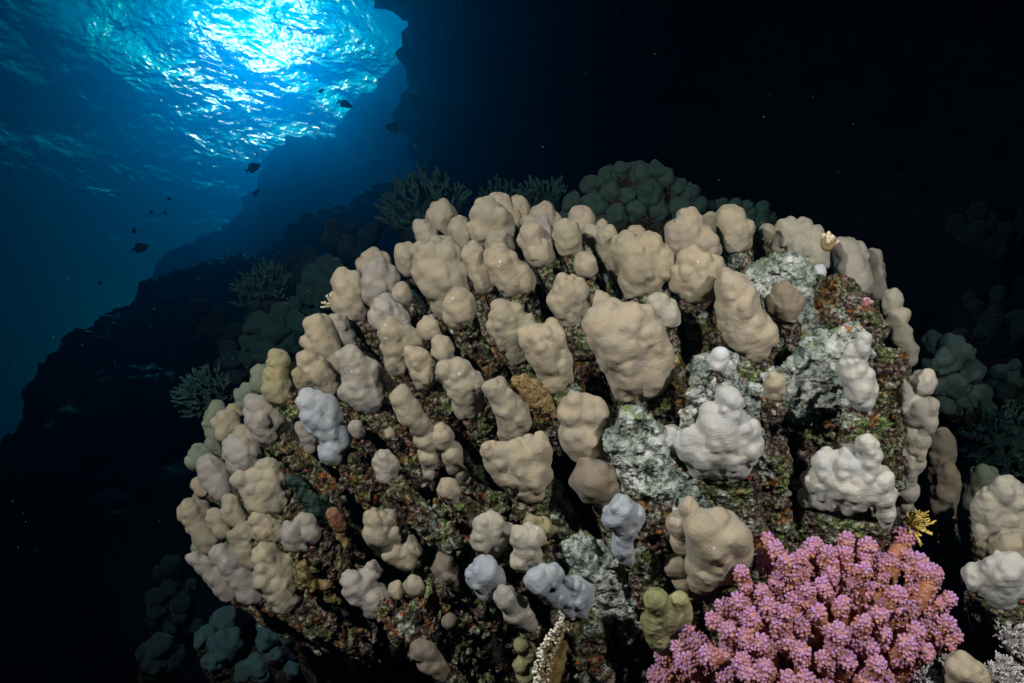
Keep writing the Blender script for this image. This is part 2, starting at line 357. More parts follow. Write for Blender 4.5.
# ------------------------------------------------------------------ the setting
def build_setting():
    # rippled surface of the sea
    n = 420; ext = 60.0
    u = np.linspace(-1, 1, n); g = np.sign(u) * np.abs(u) ** 1.8 * ext
    c0 = UWS[:2] / UWS[2] * SURF_Z
    X, Y = np.meshgrid(g + c0[0], g + c0[1], indexing='ij')
    p = np.stack([X * 0.45, Y * 0.45, np.zeros_like(X)], -1)
    Z = SURF_Z + 0.10 * vnoise(p, 5) + 0.05 * vnoise(p * 2.3, 6)
    v = np.stack([X, Y, Z], -1).reshape(-1, 3)
    i, j = np.meshgrid(np.arange(n - 1), np.arange(n - 1), indexing='ij'); a = (i * n + j).ravel()
    q = np.stack([a, a + n, a + n + 1, a + 1], 1)
    m, t, out = mat("sea_surface"); L = t.links.new; co = coords(t)
    n1 = noise_n(t, 1.5, 3, 0.5, vec=co, dist=0.3); n2 = noise_n(t, 7.0, 4, 0.6, vec=co, dist=0.5)
    h = math_n(t, 'ADD', math_n(t, 'MULTIPLY', n1.outputs[0], 1.3), math_n(t, 'MULTIPLY', n2.outputs[0], 0.20))
    bp = N(t, 'ShaderNodeBump'); bp.inputs['Strength'].default_value = 1.0; bp.inputs['Distance'].default_value = RIPPLE; L(h, bp.inputs['Height'])
    gl = N(t, 'ShaderNodeBsdfGlass'); gl.inputs['IOR'].default_value = 1.333; gl.inputs['Roughness'].default_value = 0.0; L(bp.outputs[0], gl.inputs['Normal'])
    gl.inputs['Color'].default_value = (0.8, 1, 1, 1)
    tr = N(t, 'ShaderNodeBsdfTransparent'); mx = N(t, 'ShaderNodeMixShader'); mx.inputs[0].default_value = 0.955
    L(tr.outputs[0], mx.inputs[1]); L(gl.outputs[0], mx.inputs[2]); L(mx.outputs[0], out.inputs[0])
    tag(obj('water', make_mesh('water', v, q, m)), kind='structure', label='rippled sea surface seen from below with the sun behind it')
    # the water itself
    bm = [(-60, -12, -14), (60, -12, -14), (60, 70, -14), (-60, 70, -14), (-60, -12, 10.6), (60, -12, 10.6), (60, 70, 10.6), (-60, 70, 10.6)]
    qf = [(0, 3, 2, 1), (4, 5, 6, 7), (0, 1, 5, 4), (1, 2, 6, 5), (2, 3, 7, 6), (3, 0, 4, 7)]
    m, t, out = mat("sea_water_haze")
    pv = N(t, 'ShaderNodeVolumePrincipled'); pv.inputs['Color'].default_value = (0.0, 0.44, 0.92, 1); pv.inputs['Density'].default_value = HAZE
    pv.inputs['Anisotropy'].default_value = 0.90
    t.links.new(pv.outputs[0], out.inputs['Volume'])
    tag(obj('haze', make_mesh('haze', bm, qf, m, False)), kind='stuff')
RIPPLE = 0.07; HAZE = 0.065
build_setting()

def blob_world(name, balls, h, k, amp, freq, mat_, seed=1, kind='structure', label=None):
    """rugged reef mass: balls (px, py, distance, radius in px)"""
    C = np.array([cf(b[0], b[1], b[2]) for b in balls]); R = np.array([b[3] / F * b[2] for b in balls])
    lo = (C - R[:, None]).min(0) - 3 * h; hi = (C + R[:, None]).max(0) + 3 * h
    def f(G):
        r = None
        for c, rr in zip(C, R):
            s = np.sqrt(((G - c) ** 2).sum(-1)) - rr
            r = s if r is None else smin(r, s, k)
        return r
    v, q = surface_nets(f, lo, hi, h)
    nr = vnormals(v, q)
    v = v + nr * (amp * fbm(v * freq, 5, seed, 0.66))[:, None]
    v = wd(v); q = q[:, ::-1] if False else q
    # frame is left-handed (right, up, ahead): flip the winding
    q = q[:, ::-1]
    return tag(obj(name, make_mesh(name, v, q, mat_)), kind=kind, label=label)
def heads(line, d, n, seed, r0=.9):
    rnd = random.Random(seed); out = []
    for _ in range(n):
        k = rnd.random() * (len(line) - 1); i = int(k); t = k - i; x = line[i][0] * (1 - t) + line[i + 1][0] * t; y = line[i][1] * (1 - t) + line[i + 1][1] * t
        dep = rnd.random() ** 1.5; out.append((x + dep * 60 + rnd.uniform(-6, 6), y + dep * 90 + rnd.uniform(-2, 8), d - dep * .9, rnd.uniform(8, 20) * r0))
    return out
def build_reef():
    far = [(520, 40, 13, 90), (455, 115, 13, 52), (425, 105, 13, 38), (400, 160, 13, 60), (345, 210, 13, 60), (300, 240, 13, 55), (260, 270, 13, 50), (215, 300, 13, 50), (450, 230, 13, 110), (340, 320, 13, 90), (250, 380, 13, 90), (398, 100, 13, 24), (372, 115, 13, 22), (333, 160, 13, 20)]
    far += heads([(425, 62), (372, 95), (340, 140), (305, 150), (285, 170), (248, 205), (200, 240), (165, 270)], 12.6, 70, 1)
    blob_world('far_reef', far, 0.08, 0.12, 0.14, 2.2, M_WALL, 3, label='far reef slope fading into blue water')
    mid = [(455, 235, 5, 75), (400, 250, 5, 62), (350, 268, 5, 60), (300, 310, 5, 65), (240, 330, 4.6, 70), (185, 350, 4.4, 62), (130, 372, 4.2, 60), (90, 420, 4, 62), (60, 500, 3.6, 70), (150, 480, 3.4, 110), (60, 600, 3.2, 90), (200, 600, 2.9, 140), (60, 720, 3.0, 130), (260, 440, 4, 120), (350, 360, 4.6, 120), (330, 560, 3, 150), (450, 420, 4.5, 150)]
    mid += heads([(440, 175), (395, 190), (345, 205), (305, 215), (262, 262), (222, 262), (180, 287), (110, 312), (70, 352), (35, 420), (10, 500)], 4.5, 130, 2)
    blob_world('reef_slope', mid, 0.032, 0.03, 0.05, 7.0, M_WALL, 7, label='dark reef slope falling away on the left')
    wall = [(540, -60, 6, 140), (500, 60, 6, 75), (455, 30, 6, 50), (448, 80, 6, 30), (470, 135, 6, 60), (560, 120, 5.5, 130), (700, 60, 5, 200), (880, 100, 4.5, 220), (1040, 200, 4, 220), (640, 280, 5, 190), (820, 330, 4, 200), (1010, 450, 3.4, 200), (900, 600, 3, 180), (1040, 650, 2.6, 160), (430, -20, 6, 35), (700, 520, 3.6, 220), (900, -90, 5, 260)]
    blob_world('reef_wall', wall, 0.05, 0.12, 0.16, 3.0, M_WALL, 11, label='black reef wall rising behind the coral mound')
build_reef()

# ------------------------------------------------------------------ the coral mound
ROOT = cf(790, 950, 1.2)
def dome(px, py):
    rx = 410.0 if px < 575 else 400.0
    ty = (py - 520) / 340.0 if py < 520 else (py - 520) / 520.0
    t = ((px - 575) / rx) ** 2 + ty ** 2
    return 1.10 - 0.38 * math.sqrt(max(0.0, 1 - min(t, 1.0)))
REG = {'A': (320, 180, 4.267), 'D': (540, 150, 4.016), 'E': (480, 300, 4.267), 'F': (700, 300, 4.267), 'K': (720, 430, 4.267), 'B': (760, 180, 3.795), 'C': (300, 320, 4.267),
       'G': (160, 340, 4.267), 'H': (160, 480, 4.267), 'I': (320, 440, 4.267), 'J': (320, 523, 4.267), 'L': (500, 523, 4.267), 'M': (520, 440, 4.267), 'N': (844, 480, 3.367), 'X': (0, 0, 1.0)}
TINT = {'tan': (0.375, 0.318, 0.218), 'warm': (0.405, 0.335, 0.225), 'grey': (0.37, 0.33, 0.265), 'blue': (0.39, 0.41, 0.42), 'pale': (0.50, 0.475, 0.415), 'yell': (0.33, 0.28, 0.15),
        'green': (0.20, 0.22, 0.15), 'brown': (0.25, 0.20, 0.14), 'mauve': (0.345, 0.305, 0.245), 'white': (0.58, 0.585, 0.575), 'dim': (0.10, 0.17, 0.15), 'olive': (0.24, 0.20, 0.07), 'cream': (0.45, 0.40, 0.305)}  # green is a dimmed tint: shade put into the colour of outlying heads
ORIGIN = wd(ROOT)
GROUP = 'lobed coral columns crowded over the mound'

def smooth_balls(G, C, R, k):
    r = None
    for c, rr in zip(C, R):
        s = np.sqrt(((G - c) ** 2).sum(-1)) - rr
        r = s if r is None else smin(r, s, k)
    return r
def capsule(G, a, b, ra, rb):
    ab = b - a; t = np.clip(((G - a) @ ab) / (ab @ ab), 0, 1)
    return np.sqrt(((G - a - t[..., None] * ab) ** 2).sum(-1)) - (ra + (rb - ra) * t)
def to_balls(reg, circ, dz=0.0, depth=None, root=ROOT):
    ox, oy, s = REG[reg]
    pc = [(ox + x / s, oy + y / s, r / s) for x, y, r in circ]
    wsum = sum(r * r for _, _, r in pc)
    mx = sum(x * r * r for x, _, r in pc) / wsum; my = sum(y * r * r for _, y, r in pc) / wsum
    d = (dome(mx, my) if depth is None else depth) + dz
    cen = cf(mx, my, d); ax = cen - root; ax /= np.linalg.norm(ax)
    view = cen / np.linalg.norm(cen); n = view - ax * (view @ ax); n /= np.linalg.norm(n)
    C = []; R = []
    for x, y, r in pc:
        dr = cf(x, y, 1.0); tt = (cen @ n) / (dr @ n); tt = min(max(tt, d * 0.82), d * 1.22); C.append(dr * tt); R.append(r / F * tt)
    return np.array(C), np.array(R), cen, ax, n
def stalk_f(C, R, ax, L, seed, shrink, rough, hemcut):
    K = [(c, rr) for c, rr in zip(C, R) if rr >= 0.45 * R.max()]
    def base(G):
        r = None
        for c, rr in K:
            s = capsule(G, c - ax * rr * 0.1, c - ax * L, rr * shrink, rr * shrink * 0.66)
            r = s if r is None else smin(r, s, 0.004)
        if hemcut is not None: r = smax(r, (G @ ax) - hemcut, 0.004)
        return r
    def det(G): return base(G) + rough * fbm(G * 75, 2, seed, 0.6) + rough * 1.3 * vnoise(G * 32, seed + 9)
    return base, det
def fine(v, q, amp, freq, seed):
    n = vnormals(v, q); return v + n * (amp * fbm(v * freq, 3, seed, 0.65))[:, None]

def coral_column(reg, circ, tint, label, dz=0.0, L=0.13, bump=1.0, stalk=0.60, hemk=0.88, name='lobed_coral', cat='coral', group=GROUP, depth=None, rockmat=None, cell=1.25, root=ROOT, jitter=0.04, crisp=1.0, fill=2.9, ext=0.45):
    rnd = random.Random(hash_s(label)); seed = rnd.randrange(1000)
    C, R, cen, ax, n = to_balls(reg, circ, dz, depth, root)
    R = R * 1.0; Rm = R.max(); px = cen[2] / F
    hem = min((c @ ax) - (hemk + ext * .9) * r for c, r in zip(C, R))
    h = cell * px; kk = 0.35 * crisp * float(np.mean(R)); BC = []; BR = []; BP = []
    links = [(i, k) for i in range(len(C)) for k in range(i) if np.linalg.norm(C[i] - C[k]) < fill * (1 if crisp > .5 else .5) * max(R[i], R[k])]
    def main(G):
        r = None
        for c, rr in zip(C, R):
            w = capsule(G, c, c - ax * rr * ext, rr, rr * .94); r = w if r is None else smin(r, w, kk)
        for i, k in links: r = smin(r, capsule(G, C[i], C[k], R[i] * (.98 if crisp > .5 else .88), R[k] * (.98 if crisp > .5 else .88)), kk * .5)
        return r
    want = int((8 + 4.5 * len(C)) * bump); tries = 0
    while len(BC) < want and tries < 14:                    # knuckle-like knobs seated on the surface
        tries += 1
        ii = [rnd.randrange(len(C)) for _ in range(24)]; U = np.array([[rnd.gauss(0, 1) for _ in range(3)] for _ in ii]); U /= np.linalg.norm(U, axis=1)[:, None]
        pts = C[ii] + U * R[ii][:, None] * 1.5
        for _k in range(4): pts = pts - U * main(pts)[:, None] * 0.9
        for u, p_, i in zip(U, pts, ii):
            if u @ ax < -0.7 or u[2] > 0.6 or p_ @ ax < hem - 0.1 * R[i]: continue
            rb = R[i] * rnd.uniform(0.34, 0.62)
            if any(np.linalg.norm(p_ - p2) < 0.66 * (rb + r2) for p2, r2 in zip(BP, BR)): continue
            BP.append(p_); BC.append(p_ - u * rb * rnd.uniform(.70, .87)); BR.append(rb)
            if len(BC) >= want: break
    lo = np.minimum(C - R[:, None] * 1.3, C - ax * R[:, None] * ext - R[:, None] * 1.3).min(0) - 2 * h; hi = np.maximum(C + R[:, None] * 1.3, C - ax * R[:, None] * ext + R[:, None] * 1.3).max(0) + 2 * h
    def detail(Q):
        r = main(Q)
        for c, rr in zip(BC, BR): r = smin(r, capsule(Q, c + ax * rr * .35, c - ax * rr * .5, rr, rr * .92), 0.24 * rr + 0.0008)
        r = r + 0.0014 * vnoise(Q * 55, seed) + 0.0009 * vnoise(Q * 120, seed + 1)
        cut = hem - (Q @ ax) + 0.0025 * vnoise(Q * 110, seed + 3)
        return smax(r, cut, 0.0022)
    v, q = surface_nets(lambda G: np.maximum(main(G), hem - G @ ax), lo, hi, h, detail, 0.3 * Rm)
    rim = np.clip(1 - (v @ ax - hem) / 0.0045, 0, 1) * 0.9
    base = wd(cen - ax * L)
    t = thing(name, label, cat, base, group)
    tt = TINT[tint] if isinstance(tint, str) else tint
    j0 = 1 + rnd.uniform(-jitter * 1.5, jitter); j = [j0, j0 * (1 + rnd.uniform(-.012, .012)), j0 * (1 + rnd.uniform(-.03, .03))]
    col = (tt[0] * j[0], tt[1] * j[1], tt[2] * j[2], 1)
    obj('lobed_head', make_mesh('lobed_head', wd(v) - base, q[:, ::-1], M_SKIN, True, {'rim': rim}), t, color=col)
    if L > 0:
        h2 = 1.7 * px
        lo = np.minimum((C - R[:, None]).min(0), (C - ax * L - R[:, None]).min(0)) - 0.012; hi = np.maximum((C + R[:, None]).max(0), (C - ax * L + R[:, None]).max(0)) + 0.012
        vol = np.prod((hi - lo) / h2)
        if vol > 3.0e6: h2 *= (vol / 3.0e6) ** (1 / 3)
        bs, dt = stalk_f(C, R, ax, L, seed, stalk, 0.0024, hem + 0.3 * Rm); v, q = surface_nets(bs, lo, hi, h2, dt, 0.012)
        v = fine(v, q, 0.0016, 190, seed)
        obj('stalk', make_mesh('stalk', wd(v) - base, q[:, ::-1], rockmat or M_ROCK), t)
    return t
def hash_s(s):
    h = 7
    for ch in s: h = (h * 31 + ord(ch)) % 1000003
    return h
def dead_rock(name, circ, label, mat_, L=0.12, dz=0.0, amp=0.004, cat='dead coral', group=None, depth=None, k=0.012, cell=1.5, root=ROOT, fd=0.0024):
    rnd = random.Random(hash_s(label)); seed = rnd.randrange(1000)
    C, R, cen, ax, n = to_balls('X', circ, dz, depth, root); px = cen[2] / F; h = cell * px
    lo = np.minimum((C - R[:, None]).min(0), (C - ax * L - R[:, None]).min(0)) - 0.015; hi = np.maximum((C + R[:, None]).max(0), (C - ax * L + R[:, None]).max(0)) + 0.015
    vol = np.prod((hi - lo) / h)
    if vol > 5e6: h *= (vol / 5e6) ** (1 / 3)
    def f(G):
        r = None
        for c, rr in zip(C, R):
            s = capsule(G, c, c - ax * L, rr, rr * 0.95); r = s if r is None else smin(r, s, k)
        return r
    v, q = surface_nets(f, lo, hi, h, lambda G: f(G) + amp * 1.3 * vnoise(G * 38, seed) + amp * fbm(G * 85, 2, seed + 5, 0.7), amp * 3.5); v = fine(v, q, fd, 170, seed)
    base = wd(cen)
    return tag(obj(name, make_mesh(name, wd(v) - base, q[:, ::-1], mat_), loc=base), label, cat, group)

def mound_core():
    cx, cy = 590, 520
    def f(G):
        d = G[..., 2]; px = G[..., 0] / d * F + W / 2; py = -G[..., 1] / d * F + H / 2
        rx = np.where(px < cx, 335, 315.0); ry = np.where(py < cy, 262.0, 150 + 260 * np.clip((px - 230) / 130, 0, 1))
        t = ((px - cx) / rx) ** 2 + ((py - cy) / ry) ** 2
        D = 1.26 - 0.34 * np.sqrt(np.clip(1 - t, 0, 1)) + np.maximum(t - 1, 0) * 1.5
        r = (D - d) * 0.75
        return np.maximum(r, d - 1.5) + 0.018 * vnoise(G * 14, 3) + 0.009 * fbm(G * 40, 2, 4, 0.7)
    v, q = surface_nets(f, (-0.62, -0.72, 0.76), (0.55, 0.36, 1.52), 0.0065)
    v = fine(v, q, 0.004, 90, 5)
    tag(obj('mound_rock', make_mesh('mound_rock', wd(v), q[:, ::-1], M_CORE)), kind='structure', label='shade-coloured rock core of the coral mound')

COLS = [
 # upper left shoulder
 ('A', [(120, 450, 66), (120, 520, 68), (142, 570, 42)], 'warm', "upright tan coral column at the mound's upper left shoulder with a smooth oval head", {}),
 ('A', [(220, 345, 48), (190, 370, 35), (265, 350, 35)], 'tan', "low tan coral head peeping over two bluish lobes at the upper left rim", dict(dz=.05)),
 ('A', [(245, 405, 58), (250, 470, 62), (298, 430, 42), (225, 500, 38)], 'mauve', "greyish coral column with a round ball lobe leaning on its right side", {}),
 ('A', [(345, 485, 42)], 'tan', "small round coral knob beside the greyish column in the upper left", dict(dz=-.01)),
 ('A', [(275, 550, 52), (320, 595, 55), (245, 590, 35), (300, 640, 45)], 'grey', "squat grey coral head directly below the small round knob, upper left", dict(fill=1.5, dz=-.01)),
 ('A', [(360, 325, 42), (375, 365, 40), (430, 305, 34)], 'tan', "small yellowish coral head standing left of the widest upper column", dict(dz=.02)),
 ('A', [(450, 325, 50), (535, 305, 58), (500, 400, 85), (545, 455, 80), (530, 540, 48), (590, 380, 48)], 'tan', "broad tall tan coral column with many shallow lobes, upper left of the mound", {}),
 ('A', [(600, 530, 62), (580, 582, 45)], 'warm', "rounded tan coral head at the foot of the broad tall upper left column", dict(dz=-.02)),
 ('A', [(432, 205, 34), (455, 240, 45)], 'tan', "short knob at the left end of the mound's skyline", dict(dz=.01)),
 ('A', [(525, 152, 58), (522, 205, 55)], 'tan', "second coral head from the left on the skyline, a plain rounded dome", dict(dz=.04)),
 ('A', [(595, 205, 44), (606, 245, 42)], 'warm', "narrow smooth coral column on the left skyline between two wider heads", dict(dz=.01)),
 ('A', [(712, 140, 58), (765, 180, 58), (690, 225, 50), (780, 232, 45), (668, 212, 38)], 'tan', "largest many-lobed coral head on the left half of the skyline", {}),
 ('A', [(765, 110, 46), (805, 155, 48)], 'warm', "coral dome rising just behind the largest skyline head", dict(dz=.05)),
 ('A', [(845, 112, 42), (850, 145, 35)], 'warm', "small coral ball on the skyline in front of the green branching corals", dict(dz=.06)),
 ('A', [(655, 308, 40), (675, 370, 42), (700, 430, 45)], 'warm', "slim finger-like tan column between the broad tall column and an oval one", {}),
 ('A', [(770, 285, 62)], 'tan', "coral dome half hidden behind a large oval head, below the skyline", dict(dz=.04)),
 ('A', [(768, 340, 60), (800, 400, 72), (858, 425, 58), (830, 450, 42)], 'warm', "large oval tan coral head facing forward above green-crusted rock", {}),
 ('A', [(900, 232, 48), (930, 300, 56), (868, 258, 25)], 'warm', "smooth tapered tan column right of the large oval head", {}),
 ('A', [(958, 138, 42), (888, 180, 30), (940, 200, 45), (995, 175, 30)], 'tan', "lumpy coral head of four lobes at the middle of the skyline", {}),
 ('D', [(20, 345, 38), (5, 300, 30), (18, 410, 40)], 'mauve', "tan column tucked left of the cylinder-shaped head near the top middle", dict(dz=.01)),
 ('D', [(105, 335, 52), (112, 375, 46)], 'tan', "blocky cylinder-shaped coral head with a crisp hem near the top middle", {}),
 ('D', [(165, 290, 52)], 'warm', "coral dome behind the blocky cylinder-shaped head", dict(dz=.05)),
 ('D', [(185, 458, 42)], 'warm', "little cap-like coral knob on a green-crusted stalk near the top middle", {}),
 ('D', [(212, 345, 38), (228, 385, 26)], 'tan', "small coral lobe squeezed behind two ridged columns at the top middle", dict(dz=.04)),
 ('D', [(270, 350, 42), (290, 410, 45), (305, 465, 36)], 'tan', "narrow ridged coral column leaning on the left of a big knobbly head", dict(dz=.01)),
 ('D', [(350, 395, 55), (450, 380, 42), (400, 440, 80), (375, 520, 58), (480, 455, 58), (440, 515, 50), (322, 385, 26)], 'warm', "big knobbly tan head with a raised horn at each top corner", dict(fill=2.0)),
 ('D', [(385, 345, 42), (250, 297, 24)], 'tan', "pair of coral knobs showing behind the big horned head", dict(dz=.06)),
 ('D', [(600, 285, 45), (570, 340, 60), (640, 370, 58), (690, 395, 34), (600, 400, 50)], 'warm', "pointed tan head with a sloping right shoulder below the dark green coral", dict(dz=.02)),
 ('D', [(610, 440, 48), (572, 500, 54), (640, 520, 74), (700, 480, 42), (610, 555, 48)], 'warm', "bell-shaped tan head with a wide straight hem, upper right of centre", dict(dz=-.01)),
 ('D', [(765, 285, 52), (790, 340, 56), (830, 310, 32), (772, 368, 34)], 'warm', "egg-shaped tan head on the skyline left of the grey dead coral patch", {}),
 ('D', [(690, 290, 36)], 'tan', "low coral knob behind the gap left of the egg-shaped skyline head", dict(dz=.05)),
 ('D', [(915, 328, 30)], 'tan', "small coral knob on the skyline just left of the walnut-like white head", dict(dz=.02)),
 ('B', [(100, 190, 45), (60, 245, 28), (155, 190, 38), (205, 205, 35), (145, 235, 45), (200, 270, 50), (130, 290, 40), (235, 305, 28), (225, 250, 38)], 'cream', "walnut-like cream head of many round lobes on the right skyline", dict(crisp=.35)),
 ('B', [(330, 270, 52), (345, 330, 60), (378, 385, 48), (372, 272, 30)], 'cream', "tall cream column at the right rim above a pink-tipped growth", {}),
 ('B', [(430, 300, 32), (440, 360, 35), (447, 420, 28)], 'mauve', "greyer coral column standing against the right side of the tall cream column", dict(dz=.03)),
 ('B', [(222, 348, 24), (203, 382, 32)], 'white', "small white coral cap at the edge of the grey dead patch, upper right", dict(dz=-.02, bump=.3)),
 ('B', [(90, 445, 48), (98, 475, 50), (60, 465, 35), (130, 460, 35)], 'brown', "darker brown rounded head below the grey dead coral patch", dict(dz=-.04)),
 ('X', [(731, 285, 14), (737, 305, 17), (745, 328, 18), (762, 332, 14), (752, 345, 14), (730, 322, 11)], 'warm', "leaning tan column with a round side knob, left of the grey dead patch", dict(dz=-.02)),
 # upper middle
 ('D', [(100, 555, 52), (150, 560, 42), (90, 620, 50), (60, 600, 30), (120, 660, 38)], 'warm', "ribbed tan column immediately left of the largest head's crown", {}),
 ('D', [(240, 622, 50), (180, 635, 36)], 'warm', "coral lobe rising behind the largest head's left crown", dict(dz=.02)),
 ('D', [(470, 620, 44), (512, 655, 45)], 'cream', "cream coral lobe rising behind the largest head's right crown", dict(dz=.02)),
 ('E', [(100, 60, 55), (80, 120, 45), (140, 140, 62), (150, 210, 52), (190, 110, 48)], 'tan', "rough tan head with a blunt right shoulder, left of a similar squarish head", {}),
 ('E', [(228, 150, 56), (310, 150, 50), (270, 220, 75), (350, 240, 45), (310, 330, 52), (350, 300, 42)], 'warm', "squarish tan head tapering to a point at its lower end, left of the largest head", dict(dz=-.01)),
 ('E', [(540, 95, 88), (650, 80, 66), (600, 180, 110), (700, 150, 78), (742, 240, 78), (640, 300, 88), (620, 365, 52), (730, 325, 68), (560, 240, 55)], 'warm', "largest coral head of all, a wide knobbly tan dome in the middle of the mound", dict(dz=-.03, bump=1.6)),
 ('E', [(65, 385, 50), (110, 440, 60), (152, 500, 60), (132, 560, 48)], 'tan', "slanting bean-shaped tan column above the forked head", {}),
 ('X', [(573, 412, 14), (591, 414, 16), (583, 435, 22), (600, 447, 18), (596, 460, 16)], 'warm', "tall tan column with a notched top in the centre, its upper lobes", {}),
 ('X', [(592, 478, 20), (606, 483, 15), (604, 498, 11)], 'brown', "darker brown lobe hanging under the tall notched column in the centre", dict(dz=-.005)),
 ('X', [(489, 449, 8), (495, 462, 10), (503, 474, 11), (515, 455, 15), (537, 450, 14), (541, 440, 7), (530, 470, 18), (527, 487, 14)], 'warm', "forked tan head with horned upper corners and a tapering foot", dict(fill=2.0, dz=-.01)),
 ('X', [(733, 403, 11), (720, 425, 21), (690, 443, 16), (670, 438, 11), (742, 445, 17), (737, 462, 14), (702, 462, 13), (717, 465, 13), (748, 430, 10), (698, 430, 12), (712, 446, 20), (726, 447, 19)], 'pale', "wide pale whitish head with a peak at the top, right of centre", dict(fill=2.0, dz=-.055)),
 ('F', [(82, 238, 40), (77, 265, 43)], 'white', "smooth white egg-shaped cap on top of a crusted dead stalk", dict(bump=.1, L=.02, dz=-.105, hemk=1.3, ext=0.1)),
 ('F', [(320, 348, 38), (340, 385, 28), (295, 400, 26), (320, 405, 26)], 'warm', "small tan knob with a flared skirt at the left end of the dead ledge", dict(dz=-.09, L=.03, bump=.4)),
 ('F', [(700, 165, 26), (660, 230, 42), (650, 300, 60), (680, 370, 60), (700, 425, 42), (733, 405, 18)], 'pale', "tall pale head pointed at the top, growing up the side of the dead ledge", dict(dz=-.145)),
 ('B', [(505, 455, 38), (520, 520, 40), (535, 590, 38), (560, 640, 35), (572, 672, 28)], 'cream', "narrow knobbly cream column edging the right rim of the mound", dict(fill=1.5, dz=-.04)),
 ('X', [(925, 382, 12), (908, 392, 11), (915, 410, 14), (930, 405, 9), (928, 422, 10), (906, 428, 11), (918, 440, 12), (904, 452, 11), (914, 462, 11), (905, 478, 10), (909, 492, 9), (906, 504, 6)], 'cream', "longest column of stacked round lobes down the right side of the mound", dict(fill=1.5, dz=-.08, crisp=.6)),
 ('K', [(625, 55, 36), (645, 110, 42), (450, 140, 52), (545, 135, 50), (600, 150, 50), (470, 235, 60), (640, 250, 58), (545, 255, 62), (520, 205, 80), (600, 220, 78), (400, 212, 48), (375, 285, 38), (450, 290, 46), (560, 285, 56), (692, 212, 44), (690, 280, 52), (700, 345, 42), (705, 395, 26)], 'pale', "wide white head with a raised horn, directly above the pink coral", dict(fill=2.0, dz=-.105)),
 # left middle
 ('C', [(80, 40, 58), (100, 110, 60), (140, 180, 50), (165, 222, 34), (35, 95, 30)], 'warm', "wide pinkish-tan column with a tiny pit at the left shoulder", {}),
 ('C', [(165, 15, 42), (195, 75, 36)], 'mauve', "narrow dusky column along the right of the pinkish-tan one", dict(dz=.01)),
 ('C', [(30, 172, 40), (72, 222, 54), (120, 270, 46)], 'warm', "flat oblong tan column leaning left, next to a yellow lobe", dict(dz=-.005)),
 ('C', [(205, 165, 52), (240, 220, 54), (300, 220, 42), (225, 310, 46), (280, 330, 54), (335, 325, 34)], 'grey', "mauve-grey column with two rounded lobes at its foot, left of centre", {}),
 ('C', [(40, 345, 48), (60, 400, 55), (118, 360, 38), (110, 450, 60), (150, 500, 54), (130, 565, 46), (45, 440, 36)], 'blue', "pale blue-white column, the bluest of the left half", dict(fill=2.0, dz=-.015)),
 ('C', [(390, 50, 50), (400, 120, 50), (410, 190, 44), (455, 70, 40), (492, 82, 34)], 'tan', "tan column with two upper lobes behind a second bulging one, left of centre", {}),
 ('C', [(495, 160, 50), (520, 220, 52), (530, 262, 36)], 'warm', "bulging tan column pressed against the front of a two-lobed one", dict(dz=-.02)),
 ('C', [(548, 30, 48), (578, 50, 30)], 'tan', "small tan knob above another, at the top of a green-crusted stem", {}),
 ('C', [(605, 110, 42), (602, 142, 38)], 'tan', "smooth small tan knob just under a similar one, left of centre", dict(dz=-.01)),
 ('C', [(680, 215, 46), (620, 215, 36), (690, 280, 64), (720, 348, 54), (738, 262, 40), (700, 385, 34)], 'tan', "broad tan head between two small knobs and the slanting bean-shaped column", {}),
 ('C', [(430, 330, 46), (460, 390, 50), (508, 442, 46), (540, 510, 46), (545, 578, 40), (600, 490, 48), (640, 560, 50), (652, 610, 40), (690, 655, 34), (552, 655, 28)], 'tan', "long chain of lobes forking into two feet, left of centre", dict(fill=1.5, dz=-.01)),
 ('I', [(545, 203, 42), (560, 235, 30)], 'warm', "small heart-shaped knob under the forked feet of the long chain", dict(dz=-.02)),
 ('C', [(240, 460, 28), (250, 485, 20)], 'mauve', "small pinkish nub right of the pale blue-white column", {}),
 ('C', [(385, 485, 22)], 'tan', "tiny round nub alone on green rock left of the long chain", {}),
 ('I', [(270, 85, 42), (300, 110, 38), (280, 145, 36)], 'grey', "isolated greyish round head on dark red rock below the tiny nub", {}),
 ('I', [(225, 335, 36), (290, 330, 32), (240, 398, 50), (305, 400, 44), (310, 470, 50), (380, 450, 48), (352, 500, 48), (398, 508, 34)], 'tan', "isolated knobbly oval head right of the small red fish", dict(dz=-.01, crisp=.4)),
 ('J', [(132, 245, 42), (170, 270, 45), (150, 310, 38), (225, 200, 36), (240, 340, 68)], 'grey', "grey head of four fat lobes, lower left, below the red fish", dict(fill=2.0, dz=-.01)),
 ('J', [(325, 285, 30)], 'tan', "smaller of two little balls side by side right of the four-lobed grey head", {}),
 ('J', [(400, 268, 40)], 'tan', "larger of two little balls side by side right of the four-lobed grey head", {}),
 ('J', [(530, 178, 46), (550, 220, 46)], 'brown', "lone dark brown egg-shaped head in the black hollow", dict(dz=0.0, bump=.3)),
 ('J', [(555, 425, 32)], 'brown', "brown marble-sized ball near the bottom of the mound", {}),
 ('J', [(430, 545, 46), (470, 590, 54), (505, 630, 40)], 'brown', "brown lumpy head cut by the bottom edge left of the fire coral", dict(dz=-.03)),
 ('I', [(735, 345, 42), (700, 360, 38), (690, 435, 45), (740, 410, 50), (790, 388, 34), (735, 460, 34)], 'cream', "topmost left head of the pale cluster, knuckled like a fist", dict(fill=2.0, dz=-.03)),
 ('J', [(860, 60, 50), (920, 55, 44), (880, 110, 50), (862, 162, 44), (905, 160, 38)], 'cream', "kidney-shaped cream head on the right of the fist-like one", dict(fill=2.0, dz=-.04)),
 ('J', [(700, 205, 58), (667, 228, 44), (740, 230, 48), (702, 285, 40)], 'blue', "round bluish-white head under the fist-like one", dict(dz=-.05)),
